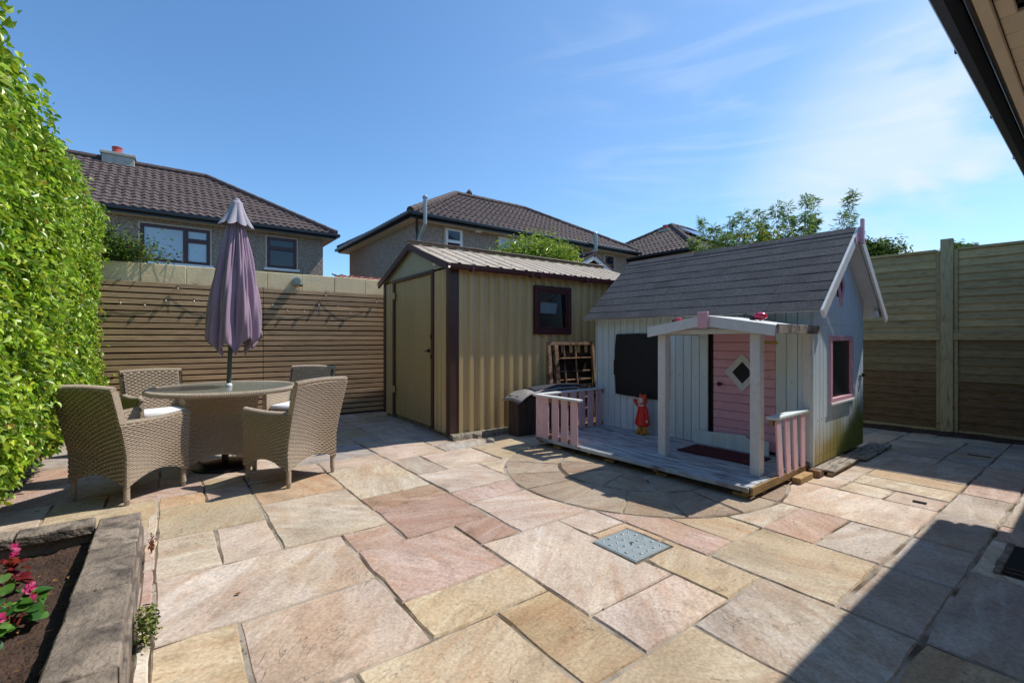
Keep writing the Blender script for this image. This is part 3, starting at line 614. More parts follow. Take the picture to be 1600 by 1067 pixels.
for lo, hi, d0 in ((.45, 2.5, -.24), (.2, .45, -.42)):
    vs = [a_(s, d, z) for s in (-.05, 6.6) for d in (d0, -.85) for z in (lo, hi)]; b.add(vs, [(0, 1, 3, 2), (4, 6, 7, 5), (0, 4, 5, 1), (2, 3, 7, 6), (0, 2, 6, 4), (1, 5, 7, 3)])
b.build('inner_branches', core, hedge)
b = MB()
for k in range(22):
    s = .1+k*.3+random.uniform(-.08, .08); b.tube([a_(s, -.5, -.02), a_(s+.03, -.47, .3), a_(s+.1*random.uniform(-1, 1), -.3, .6)], [.02, .015, .01], 6)
b.build('trunks', twig, hedge)

# ================================================================ BACK WALL AND SLATTED FENCE
FA = 56.0; fdir = Vector((math.sin(R(FA)), math.cos(R(FA)), 0)); frz = 90-FA; f0 = Vector((-2.14, 7.71, 0))
bw = thing('boundary_wall', 'cream rendered block wall capping the top behind the slatted timber fence', 'wall', f0, frz)
b = MB(); b.box(-4.6, 1.6, .075, .27, 0, 1.93, .0); b.build('wall_core', block, bw)
xj = [-4.6, -4.12]+[frame_hit(u, 450, f0, frz)[0] for u in (218, 291, 358, 418, 473, 524, 572)]+[.30, .75, 1.2, 1.6]
for i in range(len(xj)-1):
    b = MB(); b.box(xj[i]+.0025, xj[i+1]-.0025, .05+random.uniform(-.002, .002), .29, 1.935, 2.19+random.uniform(-.003, .003), .005); b.build('cap_block', block, bw)
sf = thing('slatted_fence', 'horizontal brown cedar slat fence screening the block wall', 'fence', f0, frz)
xm = frame_hit(411, 520, f0, frz)[0]; npitch = 25; pz = 1.93/npitch
for x0, x1 in ((-4.35, xm-.004), (xm+.004, .25)):
    for k in range(npitch):
        z0 = .03+k*pz; b = MB(); dx = random.uniform(-.004, .004); b.box(x0, x1, -.012+dx*.3, .008, z0, z0+pz-.019, .002, Matrix.Rotation(random.uniform(-.0007, .0007), 4, 'Y')); b.build('slat', slatm, sf)
for x in (-4.3, -3.4, -2.6, xm, -.9, .1):
    b = MB(); b.box(x-.03, x+.03, .010, .05, .0, 1.95, .002); b.build('batten', backm, sf)
b = MB(); b.box(-4.5, .3, .052, .07, 0, 1.93, 0); b.build('backing_membrane', backm, sf)
# string of bulbs
sl = thing('string_lights', 'string of small clear bulbs looped along the top of the slatted fence', 'string lights', f0, frz)
bp = [frame_hit(u, v, f0, frz, -.03) for u, v in ((182, 466), (188, 471), (226, 475), (259, 468), (278, 449), (303, 469), (330, 478), (398, 452), (426, 475), (449, 484), (475, 485), (498, 475), (509, 460), (527, 479), (547, 488), (588, 470))]
b = MB(); pts = []
for (x, z), (x2, z2) in zip(bp[:-1], bp[1:]):
    for k in range(4): t = k/4; pts.append((x+(x2-x)*t, -.03, z+(z2-z)*t+.03-.03*math.sin(math.pi*t)))
b.tube(pts, .0018, 4); b.build('cable', cordm, sl)
for x, z in bp[1:]:
    b = MB(); b.ball((x, -.035, z-.02), .011, .011, .02, 8, 6); o = b.build('bulb', bulbm, sl, smooth=True); c_ = MB(); c_.box(x-.007, x+.007, -.042, -.028, z+.002, z+.028, .002); c_.build('bulb_holder', cordm, o)
b = MB()
for x, z in ((bp[4][0], bp[4][1]), (bp[12][0], bp[12][1]), (bp[7][0], bp[7][1])):
    b.tube([(x-.01, -.03, z+.03), (x-.05, -.04, z-.03)], .003, 4); b.tube([(x, -.03, z+.03), (x+.05, -.04, z-.02)], .003, 4); b.tube([(x, -.03, z+.02), (x+.03, -.035, z-.16)], .0025, 4)
b.build('cable_ties', cordm, sl)
lx, lz = frame_hit(463, 440, f0, frz, -.02)
wl_ = thing('wall_lamp', 'small round grey lamp fixed on top of the cream wall', 'lamp', f0, frz)
b = MB(); b.tube([(lx, .05, lz), (lx, -.08, lz)], .062, 20); b.build('lamp_body', lampm, wl_, smooth=True)
b = MB(); b.tube([(lx, -.08, lz), (lx, -.10, lz)], [.05, .045], 20); b.build('lamp_lens', glasst, wl_, smooth=True)
b = MB(); b.box(lx+.03, lx+.09, -.03, .04, lz-.065, lz-.04, .004); b.build('lamp_bracket', blackm, wl_)
# creeper over the wall top at the hedge end
def shrub(name, label, cat, c, rad, n, L, asp, cols, m=leafd, lumps=7, stems=5, group=None, kindl=None, up=.35, sz=None, lump=(.35, .6)):
    t = thing(name, label, cat, c, 0, group); rad = np.array(rad); cen = rng.uniform(-1, 1, (lumps, 3)); cen = unit(cen)*rng.uniform(.15, .72, (lumps, 1)); cen[:, 2] = np.abs(cen[:, 2])*.9
    lr = rng.uniform(*lump, lumps); w = rng.integers(0, lumps, n); d = unit(rng.normal(0, 1, (n, 3))); rr = rng.uniform(.45, 1, (n, 1))**.4*(1+.18*rng.normal(0, 1, (n, 1)))
    P = (cen[w]+d*rr*lr[w][:, None])*rad+np.array([0, 0, rad[2]*.5]); leaves('leaves', P, d+[0, 0, up], rng.uniform(*L, n), asp, cols, m, t, kind='stuff')
    b = MB(); base = sz if sz is not None else -c[2]
    for k in range(stems):
        q = cen[k % lumps]*rad*.8+np.array([0, 0, rad[2]*.5]); b.tube([(q[0]*.15, q[1]*.15, base), (q[0]*.5, q[1]*.5, rad[2]*.15), tuple(q)], [.05, .03, .012], 6)
    b.build('branches', twig, t); return t
GR = [lin(70, 100, 34)[:3], lin(96, 124, 44)[:3], lin(52, 78, 30)[:3], lin(120, 140, 60)[:3]]
cp = thing('wall_creeper', 'straggly creeper with thin reddish twigs tumbling over the wall beside the hedge', 'creeper', f0+fdir*-3.9, frz)
n = 4600; x = rng.normal(.22, .30, n); P = np.c_[x, rng.uniform(-.05, .4, n), 2.22+np.abs(rng.normal(0, .17, n))+.55*np.exp(-((x+.05)/.28)**2)*rng.uniform(0, 1, n)]
leaves('leaves', P, np.tile([0, -.6, .7], (n, 1)), rng.uniform(.03, .065, n), .5, GR, leafd, cp, kind='stuff')
b = MB()
for k in range(46):
    x0 = random.uniform(-.3, .7); q = [(x0, .15, 2.15)]; a = random.uniform(-.9, 1.5); hz = random.uniform(.08, .34)
    for j in range(1, 5): q.append((x0+a*.13*j, .12-.03*j+random.uniform(-.02, .02), 2.2+hz*math.sin(j*.75)+random.uniform(-.02, .02)))
    b.tube(q, [.005, .004, .003, .002, .0015], 4)
b.build('twigs', M_('reddish_twig', lin(110, 66, 48), .8, 8, .2, 0), cp)
v = MB()

# ================================================================ WICKER SET
def weave(name, fn, Wd, Hd, parent, flip=1, cell=.031, row=.0175, amp=.0065):
    """woven surface: fn(s,t) -> xyz arrays; strands run along s, stakes along t"""
    nc = max(4, round(Wd/cell)); nr = max(4, round(Hd/row)); s = np.linspace(0, 1, nc*2+1); fr = np.array([0, .22, .78])
    t = np.append((np.arange(nr)[:, None]+fr).ravel()/nr, 1.); S_, T_ = np.meshgrid(s, t, indexing='ij')
    P = np.stack(fn(S_, T_), -1); e = 1e-3; ds = np.stack(fn(np.minimum(S_+e, 1), T_), -1)-np.stack(fn(np.maximum(S_-e, 0), T_), -1); dt_ = np.stack(fn(S_, np.minimum(T_+e, 1)), -1)-np.stack(fn(S_, np.maximum(T_-e, 0)), -1)
    Nn_ = unit(np.cross(ds, dt_))*flip; rowi = np.floor(T_*nr+1e-6); isg = (np.arange(len(t)) % 3 == 0)[None, :]
    ph = np.cos(np.pi*S_*nc+np.pi*rowi); d = np.where(isg, -.0085, amp*ph+.001)
    return grid_mesh(name, P+Nn_*d[..., None], wickm, parent, False)
def ytube(b, pts, r, n=10, rip=.0022, seg=.014):
    """rim wrapped with cane: tube with small ripples"""
    P = [Vector(p) for p in pts]; L = [0]
    for a, c in zip(P[:-1], P[1:]): L.append(L[-1]+(c-a).length)
    m = max(4, int(L[-1]/seg)*2); q = []; rr = []
    for k in range(m+1):
        x = L[-1]*k/m; i = max(j for j in range(len(L)) if L[j] <= x+1e-9); i = min(i, len(P)-2); t = (x-L[i])/max(1e-6, L[i+1]-L[i]); q.append(P[i].lerp(P[i+1], t)); rr.append(r+(rip if k % 2 else -rip))
    b.tube(q, rr, n); return b
def make_chair(label):
    t = thing('patio_chair', label, 'armchair', (0, 0, 0), 0, 'wicker armchairs around the patio table')
    hw, yf, yr = .285, .27, -.27
    yb = lambda z: yr-.13*np.clip((z-.35)/.52, 0, 1)**1.2       # rear face leans back
    xw = lambda z: hw+.018*np.clip((z-.35)/.5, 0, 1)
    arch = lambda s: .135+.085*np.sin(np.pi*s)
    def back(S_, T_): zt = .865+.012*np.sin(np.pi*S_); z = arch(S_)+(zt-arch(S_))*T_; return (2*S_-1)*xw(z), yb(z), z
    weave('back', back, .58, .74, t, -1)
    def backi(S_, T_): z = .40+(.865+.012*np.sin(np.pi*S_)-.40)*T_; return (2*S_-1)*(xw(z)-.035), yb(z)+.05, z
    weave('inner_back', backi, .5, .46, t, 1)
    for sg in (-1, 1):
        arm = lambda s: .615+.012*s-.014*np.sin(np.pi*s)
        def side(S_, T_): z = arch(S_)+(arm(S_)-arch(S_))*T_; y = yb(z)+(yf-yb(z))*S_; return sg*xw(z), y, z
        weave('side', side, .55, .5, t, 1 if sg < 0 else -1)
        def sidei(S_, T_): z = .40+(arm(S_)-.40)*T_; y = yb(z)+.03+(yf-yb(z)-.03)*S_; return sg*(xw(z)-.052), y, z
        weave('inner_side', sidei, .52, .21, t, -1 if sg < 0 else 1)
        def wing(S_, T_): z = .60+(.86-.60)*T_; return sg*(xw(z)-.001), yb(z)+.05*S_, z
        weave('wing_edge', wing, .05, .26, t, 1 if sg < 0 else -1)
        def armf(S_, T_): z = .15+(.615-.15)*T_; return sg*(hw+.004-.052*S_)+0*z, yf+0*z, z
        weave('arm_front', armf, .052, .47, t, 1 if sg > 0 else -1)
        b = MB(); pts = [(sg*(xw(.63)-.026), float(yb(.62))+.02+(yf-float(yb(.62))-.02)*k/8, .612+.012*k/8-.014*math.sin(math.pi*k/8)) for k in range(9)]; pts.append((sg*(hw-.024), yf+.008, .60)); ytube(b, pts, .026); b.build('arm_rim', wickd, t, smooth=True)
    def apr(S_, T_): zb = .135+.085*np.sin(np.pi*S_); z = zb+(.40-zb)*T_; return (2*S_-1)*hw, yf-.004+0*z, z
    weave('front_apron', apr, .54, .24, t, 1)
    def seat(S_, T_): return (2*S_-1)*.245, -.26+.53*T_, .398+0*S_
    weave('seat', seat, .49, .53, t, 1)
    b = MB(); pts = [((2*k/10-1)*(.300), float(yb(.87))+.022, .868+.012*math.sin(math.pi*k/10)) for k in range(11)]; ytube(b, pts, .025); b.build('back_rim', wickd, t, smooth=True)
    cu = MB(); cu.box(-.225, .225, -.23, .25, .405, .465, .022); cu.build('cushion', cush, t, smooth=True)
    for sx in (-1, 1):
        for y in (yf-.03, yr+.02):
            b = MB(); ytube(b, [(sx*(hw-.028), y, .22), (sx*(hw-.024), y, .035)], .021); o = b.build('leg', wickd, t, smooth=True)
            b = MB(); b.lathe([(.017, 0), (.0175, .04)], 12, (sx*(hw-.024), y, 0)); b.build('foot_cap', legm, o)
    return t
TC = ground(352, 728)
def place(o, x, y, fx, fy): o.location = (x, y, .001); o.scale = (.93, .93, .97); o.rotation_euler.z = math.atan2(fy, fx)-math.pi/2
ch = make_chair('left near armchair seen from behind, beside the hedge'); place(ch, -2.97, 3.60, .20, .98)
ch['label'] = 'wicker armchair nearest the hedge, showing its shaded back and sunlit side'
L4 = [('wicker armchair turned with its back towards the shed, right side of the table', -1.93, 4.03, -.93, .37),
      ('wicker armchair in the far left corner between hedge and table, facing the patio', -3.72, 4.90, .80, -.60),
      ('wicker armchair behind the table close to the slatted fence, right of the parasol', -2.52, 5.42, -.10, -1)]
for lb, x, y, fx, fy in L4: c_ = copy_tree(ch); c_['label'] = lb; place(c_, x, y, fx, fy)
# table
tb = thing('patio_table', 'round wicker patio table with grey glass top and woven pedestal', 'table', (TC.x, TC.y, .001), 25)
b = MB(); b.lathe([(.575, 0), (.580, .004), (.575, .008), (.024, .008), (.022, 0)], 64, (0, 0, .742)); b.build('glass_top', glasst, tb)
b = MB(); ytube(b, [(.592*math.cos(a), .592*math.sin(a), .732) for a in np.linspace(0, 2*math.pi, 73)], .022); b.build('woven_rim', wickd, tb, smooth=True)
def under(S_, T_): a = S_*2*math.pi; return .575*np.cos(a)*(1-T_*.55), .575*np.sin(a)*(1-T_*.55), .715-.012*T_
weave('underside', under, 3.6, .3, tb, -1, cell=.05, row=.03)
hw = .27
for k in range(4):
    c, s_ = math.cos(k*math.pi/2), math.sin(k*math.pi/2)
    def panel(S_, T_): zb = .07+.10*np.sin(np.pi*S_); z = zb+(.70-zb)*T_; w_ = hw*(1-.10*np.sin(np.pi*T_)); x = (2*S_-1)*w_; return c*x+s_*w_, s_*x-c*w_, z
    weave('pedestal_panel', panel, .54, .58, tb, 1)
for sx in (-1, 1):
    for sy in (-1, 1): b = MB(); ytube(b, [(sx*.262, sy*.262, .12), (sx*.262, sy*.262, .0)], .02); b.build('leg', wickd, tb, smooth=True)
# parasol
um = thing('parasol', 'closed mauve garden parasol standing through the middle of the table', 'parasol', (TC.x, TC.y, .06), 0); um.rotation_euler = (0, R(2.6), 0)
b = MB(); b.tube([(0, 0, 0), (0, 0, 2.44)], .019, 16); b.build('pole', polem, um, smooth=True)
b = MB(); b.lathe([(.030, 0), (.030, .02), (.022, .03)], 16, (0, 0, .695)); b.build('pole_collar', whitep, um)
na, nz_ = 192, 44; A_, Z_ = np.meshgrid(np.linspace(0, 2*np.pi, na, endpoint=False), np.linspace(0, 1, nz_)); nf_ = 8
hem = 1.06+.13*np.abs(np.sin(A_*nf_/2+.5))+.05*np.sin(A_*2+1.2); z = hem+(2.30-hem)*Z_
Rr = .245-.02*Z_-.165*np.clip(Z_, 0, 1)**1.7; fold = np.abs(np.sin(A_*nf_/2+.5+.5*np.sin(Z_*2.4)))
rr = .93*Rr*(.60+.42*fold**.7)+.014*np.sin(A_*19+Z_*5)*(1-Z_*.7)+.008*np.sin(A_*31-Z_*8)
rr = np.maximum(rr, .03)
Pc = np.stack([rr*np.cos(A_)+.03*(1-Z_), rr*np.sin(A_), z-.04], -1); o = grid_mesh('canopy', Pc, canopy, um, True, closed=True)
md = o.modifiers.new('cloth', 'SOLIDIFY'); md.thickness = .003
A_, Z_ = np.meshgrid(np.linspace(0, 2*np.pi, 96, endpoint=False), np.linspace(0, 1, 14)); w_ = np.abs(np.sin(A_*4+.7))
rr = .045+(.15-.045)*(1-Z_)**1.5*(.5+.6*w_); z = 2.20+.04*(1-w_)*(1-Z_)+.255*Z_; rr = np.where(Z_ > .93, rr*.5, rr)
grid_mesh('vent_cap', np.stack([rr*np.cos(A_), rr*np.sin(A_), z], -1), capcloth, um, True, closed=True)
b = MB(); b.ball((0, 0, 2.455), .028, .028, .02); b.build('finial', capcloth, um, smooth=True)
for k in range(8):
    a = k*math.pi/4+.3; b = MB(); b.tube([(.03*math.cos(a), .03*math.sin(a), 2.2), (.10*math.cos(a), .10*math.sin(a), 1.6), (.14*math.cos(a), .14*math.sin(a), 1.12)], .006, 5); b.build('rib', polem, um)
pb = thing('parasol_stand', 'heavy round black parasol stand on the paving under the table', 'parasol base', (TC.x, TC.y, .0), 0)
b = MB(); b.lathe([(.26, .002), (.265, .02), (.25, .035), (.12, .052), (.06, .06)], 40); b.build('disc', blackm, pb, smooth=True)
b = MB(); b.lathe([(.03, .06), (.03, .32), (.024, .325)], 16); b.build('tube', blackm, pb, smooth=True)
b = MB(); b.tube([(.03, 0, .24), (.075, 0, .24)], .008, 8); b.ball((.085, 0, .24), .018, .018, .018, 10, 6); b.build('clamp_knob', blackm, pb)

# ================================================================ METAL SHED
SA = Vector((-.731, 5.54, 0)); SR = 35.5
sh = thing('metal_shed', 'olive corrugated steel garden shed with brown trim and low pitched roof', 'shed', SA, SR)
def corr(x0, x1, z0, z1, pitch=.15, dep=.032, axis='x', off=0, top=None):
    """trapezoidal ribbed sheet facing -y (axis x) or -x (axis y)"""
    b = MB(); xs = [x0]; ys_ = [0.]; k = math.floor((x0-off)/pitch)
    while True:
        c0 = off+k*pitch
        for fx, fy in ((.30, 0), (.42, dep), (.78, dep), (.90, 0)):
            x = c0+fx*pitch
            if x0 < x < x1: xs.append(x); ys_.append(fy)
        k += 1
        if c0 > x1: break
    xs.append(x1); ys_.append(0.)
    vs = []
    for x, y in zip(xs, ys_):
        zt = z1 if top is None else top(x)
        for z in (z0, zt): vs.append((x, -y, z) if axis == 'x' else (-y, x, z))
    b.add(vs, [(2*i, 2*i+2, 2*i+3, 2*i+1) for i in range(len(xs)-1)]); return b
b = MB(); b.box(.02, 3.68, .02, 2.2, 0, .055, .004); b.build('floor_slab', concr, sh)
Wd, Ln = 2.22, 3.7
wx0, wz0 = frame_hit(833, 524, SA, SR); wx1, wz1 = frame_hit(889, 446, SA, SR); wz1 = frame_hit(833, 446, SA, SR)[1]; wz0 = 1.265
corr(.09, wx0+.03, .05, 2.07, off=.03).build('side_panel', shedm, sh); corr(wx1-.03, Ln, .05, 2.07, off=.03).build('side_panel', shedm, sh)
corr(wx0+.03, wx1-.03, .05, wz0+.03, off=.03).build('side_panel', shedm, sh); corr(wx0+.03, wx1-.03, wz1-.03, 2.07, off=.03).build('side_panel', shedm, sh)
corr(.09, .445, .05, 2.06, .115, .02, 'y', .02).build('front_panel', shedm, sh); corr(1.83, 2.14, .05, 2.06, .115, .02, 'y', 0).build('front_panel', shedm, sh)
b = MB(); b.box(.0, 3.7, 2.2, 2.22, .05, 2.1, 0); b.box(3.68, 3.7, .03, 2.2, .05, 2.1, 0); b.box(.03, 3.66, .4, .42, .06, 2.05, 0) if False else None; b.build('rear_walls', shedm, sh)
b = MB(); b.box(-.024, .09, -.024, .006, .05, 2.1, .003); b.box(-.024, .006, .0065, .09, .05, 2.1, .003); b.build('corner_post', brownm, sh)
b = MB(); b.box(-.024, .01, 2.15, 2.24, .05, 2.08, .003); b.build('corner_post', brownm, sh)
for y0, y1 in ((.445, .505), (1.775, 1.835)): b = MB(); b.box(-.03, .02, y0, y1, .05, 2.07, .003); b.build('door_jamb', brownm, sh)
b = MB(); b.box(-.034, .02, .43, 1.85, 2.045, 2.09, .003); b.build('door_header', brownm, sh)
dr = MB(); zz = [.507]; 
b = corr(.508, 1.772, .07, 2.043, .09, .006, 'y', .01); d_ = b.build('door', shedd, sh)
b = MB(); b.box(-.045, -.008, .56, .60, 1.03, 1.07, .006); b.tube([(-.045, .58, 1.05), (-.05, .64, 1.045)], .007, 8); b.build('handle', blackm, d_)
for z in (.45, 1.85): b = MB(); b.box(-.042, -.03, 1.73, 1.80, z-.05, z+.05, .003); b.build('hinge', shedm, d_)
b = MB(); b.box(-.04, -.03, .47, .50, 1.2, 1.26, .003); b.box(-.04, -.03, .47, .50, .95, 1.0, .003); b.build('latch_keep', rust, d_)
# gable
zr, ze = 2.47, 2.085; b = MB(); b.add([(-.012, -.02, ze), (-.012, 2.24, ze), (-.012, 1.11, zr)], [(0, 1, 2)]); b.build('gable_panel', shedg, sh); b = MB(); b.add([(3.7, -.02, ze), (3.7, 2.24, ze), (3.7, 1.11, zr)], [(0, 1, 2)]); b.build('gable_panel', shedg, sh)
b = MB(); b.box(-.018, -.012, .40, .47, 2.14, 2.21, .002); b.build('maker_plate', whitep, sh)
for sg, ye in ((-1, -.10), (1, 2.32)):
    b = MB(); b.beam((-.075, 1.11+sg*.004, zr+.015), (-.075, ye, 2.045), .03, .085, .003, up=(0, 0, 1)); b.build('verge_trim', brownm, sh)
# roof sheets with ribs running down the slope
def shed_roof(sg, x0, x1):
    ye = -.11 if sg < 0 else 2.33; b = MB(); vs = []; xs = [x0]; hs = [0.]; k = 0
    while x0+k*.2 < x1:
        for fx, fh in ((.60, 0), (.68, .014), (.80, .014), (.88, 0)):
            x = x0+(k+fx)*.2
            if x < x1: xs.append(x); hs.append(fh)
        k += 1
    xs.append(x1); hs.append(0.)
    for x, h in zip(xs, hs):
        for y, z in ((1.11, zr+.055), (ye, 2.10)): vs.append((x, y, z+h))
    b.add(vs, [(2*i, 2*i+1, 2*i+3, 2*i+2) for i in range(len(xs)-1)]); o = b.build('roof_sheet', shedroof, sh)
    m2 = o.modifiers.new('gauge', 'SOLIDIFY'); m2.thickness = .006; return xs
for sg in (-1, 1):
    for a, c_ in ((-.09, 1.22), (1.19, 2.50), (2.47, 3.8)): shed_roof(sg, a, c_)
b = MB(); b.box(-.09, 3.8, 1.03, 1.19, zr+.082, zr+.096, .004); b.build('ridge_cap', brownm, sh)
b = MB()
pr = [(-.105, 2.10), (-.105, 2.055), (-.125, 2.025), (-.155, 2.02), (-.18, 2.04), (-.185, 2.085), (-.178, 2.085), (-.172, 2.045), (-.15, 2.03), (-.128, 2.035), (-.113, 2.06), (-.112, 2.10)]
b.add([(x, y, z) for x in (-.10, 3.8) for y, z in pr], [tuple(range(12)), tuple(range(12, 24))[::-1]]+[(i, (i+1) % 12, 12+(i+1) % 12, 12+i) for i in range(12)]); b.build('gutter', mahog, sh)
for x in (.2, 1.1, 1.25, 2.1, 2.9, 3.6): b = MB(); b.box(x-.018, x+.018, -.19, -.10, 2.012, 2.09, .003); b.build('gutter_bracket', mahog, sh)
b = MB(); b.box(-.09, 3.8, -.10, -.03, 2.07, 2.095, .002); b.build('eaves_board', brownm, sh)
b = MB()
for k in range(18): b.box(.035+.2*k, .062+.2*k, -.113, -.104, 2.104, 2.116, .002)
for k in range(19):
    for y_ in (.15, .6): b.ball((-.01+.2*k, y_, 2.10+(y_+.11)/1.22*(zr+.055-2.10)+.004), .009, .009, .006, 6, 3)
b.build('rib_closers_and_screws', gutm, sh, kind='stuff')
# window
wf = MB(); t_ = .055
for q in ((wx0, wx1, wz0, wz0+t_), (wx0, wx1, wz1-t_, wz1), (wx0, wx0+t_, wz0+t_, wz1-t_), (wx1-t_, wx1, wz0+t_, wz1-t_)): wf.box(q[0], q[1], -.06, .02, q[2], q[3], .006)
wfo = wf.build('window', mahog, sh); b = MB(); t2 = .04
i0, i1, j0, j1 = wx0+t_, wx1-t_, wz0+t_, wz1-t_
for q in ((i0, i1, j0, j0+t2), (i0, i1, j1-t2, j1), (i0, i0+t2, j0+t2, j1-t2), (i1-t2, i1, j0+t2, j1-t2)): b.box(q[0], q[1], -.045, .01, q[2], q[3], .004)
b.build('sash', mahog, wfo); b = MB(); b.box(i0+t2, i1-t2, -.028, -.022, j0+t2, j1-t2, 0); b.build('pane', clearg, wfo)
b = MB(); b.box(wx0-.2, wx1+.2, .06, .42, wz0+.02, wz0+.045, .003); b.box(wx0-.2, wx1+.2, .42, .44, .3, 2.0, 0); b.build('inner_shelf', backm, sh)
tu = MB(); cxw = (wx0+wx1)/2-.02; tu.add([(cxw-.19, .08, wz0+.30), (cxw+.17, .08, wz0+.30), (cxw+.20, .08, wz0+.45), (cxw-.22, .08, wz0+.45), (cxw-.19, .3, wz0+.30), (cxw+.17, .3, wz0+.30), (cxw+.20, .3, wz0+.45), (cxw-.22, .3, wz0+.45)], [(0, 1, 2, 3), (4, 7, 6, 5), (0, 4, 5, 1), (0, 3, 7, 4), (1, 5, 6, 2)])
o = tu.build('storage_tub', plas, loc=SA); o.rotation_euler.z = R(SR); tag(o, 'white plastic storage tub on a shelf behind the shed window', 'storage box')
b = MB(); b.box(-.23, .23, .0, .24, 0, .02, .004, Matrix.Translation((cxw-.01, .075, wz0+.278))); o = b.build('upper_shelf', backm, sh)
o = MB(); o.box(cxw+.02, cxw+.13, .1, .2, wz0+.047, wz0+.115, .02); o = o.build('red_pot', red, loc=SA); o.rotation_euler.z = R(SR); tag(o, 'small red pot on the low shelf inside the shed window', 'pot')
# concrete footing and a loose rock
n = 26; b = MB(); vs = []
for i in range(n+1):
    x = -.03+1.15*i/n; d = .15+random.uniform(-.03, .03)-(.05 if i > n-4 else 0)
    vs += [(x, -.02, -.01), (x, -d, -.01), (x, -d+.01+random.uniform(0, .02), .045+random.uniform(-.008, .012)), (x, -.08, .062+random.uniform(-.008, .010)), (x, -.02, .064)]
b.add(vs, [(5*i+k, 5*i+k+1, 5*i+k+6, 5*i+k+5) for i in range(n) for k in range(4)]+[(0, 1, 2, 3, 4), tuple(5*n+k for k in range(5))]); b.build('concrete_footing', concr, sh)
p = ground(766, 691); rk = MB(); rk.ball((0, 0, .022), .05, .034, .03, 10, 6); rk.v = [tuple(c*random.uniform(.88, 1.1) for c in q) for q in rk.v]
tag(rk.build('rock', rockm, loc=p), 'fist-sized pale rock beside the concrete footing of the shed', 'rock')
# old wooden frame leaning on the shed
fx0, _ = frame_hit(857, 535, SA, SR, -.08); fx1, _ = frame_hit(930, 535, SA, SR, -.08); fh = 1.17
wfm = thing('wooden_window_frame', 'old weathered brown wooden lattice frame leaning on the shed below the window', 'wooden frame', SA, SR)
Mt = Matrix.Translation((fx0, -.15, .0)) @ Matrix.Rotation(-R(5.5), 4, 'X'); w = fx1-fx0
def fb(x0, x1, z0, z1, y0=-.02, y1=.02, nm='rail', m=oldw): b = MB(); b.box(x0, x1, y0, y1, z0, z1, .004, Mt); return b.build(nm, m, wfm)
fb(0, w, fh-.05, fh, nm='top_rail'); fb(0, w, .0, .06, nm='bottom_rail'); fb(0, .06, .062, fh-.052, nm='stile'); fb(w-.05, w, .062, fh-.052, nm='stile'); fb(.11, .18, .062, fh-.055, -.035, .025, nm='stile')
fb(.19, w-.12, fh-.245, fh-.23, -.06, .02, nm='glazing_bar')
for x in (.30, .52): fb(x, x+.022, .062, fh-.052, -.012, .012, nm='glazing_bar')
for z in (.2, .36, .5, .62, .74): fb(.19, w-.06, z, z+.018, .0, .014, nm='glazing_bar')
b = MB(); b.box(.062, w-.052, .021, .026, .03, fh-.03, 0, Mt); b.build('backing_board', M_('rotten_board', lin(58, 42, 34), .95, 8, .4, .6, 20, dark=lin(24, 18, 16), dscale=4, dlo=.4, dhi=.6), wfm)
for k in range(6): fb(.2+random.uniform(0, .35), .0, 0, .0, nm='x') if False else None

# ================================================================ PLAYHOUSE
PO = Vector((1.76, 3.44, 0)); PR = 39.0
DX, LY = 1.157, 2.45; ph = thing('playhouse', 'pale blue wooden playhouse with grey shingle roof, pink door and small deck', 'playhouse', PO, PR)
HX0, HX1, HY0, HY1 = DX, DX+1.55, -.03, 2.43; RXm, RZ, slope = (HX0+HX1)/2, 2.285, .845
rz_ = lambda x: RZ-.035-abs(x-RXm)*slope
def part(nm, m, *boxes, parent=ph, bev=.003, **k):
    b = MB()
    for q in boxes: b.box(*q, bev)
    return b.build(nm, m, parent, **k)
# deck boards, joists, feet
nb = 11; bw_ = DX/nb
for k in range(nb): part('deck_board', deckm, (k*bw_+.003, (k+1)*bw_-.003, -.012+random.uniform(-.012, .012), 2.34+random.uniform(-.01, .01), .078+random.uniform(-.001, .001), .100+random.uniform(-.001, .001)))
for y in (.0, .78, 1.55, 2.28): part('joist', rawm, (.01, DX, y, y+.045, .030, .0775))
part('deck_fascia', deckm, (-.022, -.002, -.01, 2.34, .060, .096)); part('deck_fascia', rawm, (.0, DX, -.036, -.018, .034, .0985))
for x, y in ((.03, .02), (.03, .70), (.03, 1.28), (.03, 2.0), (.6, .03), (.9, 2.2)): part('foot', rawm, (x, x+.075, y, y+.11, 0, .0295))
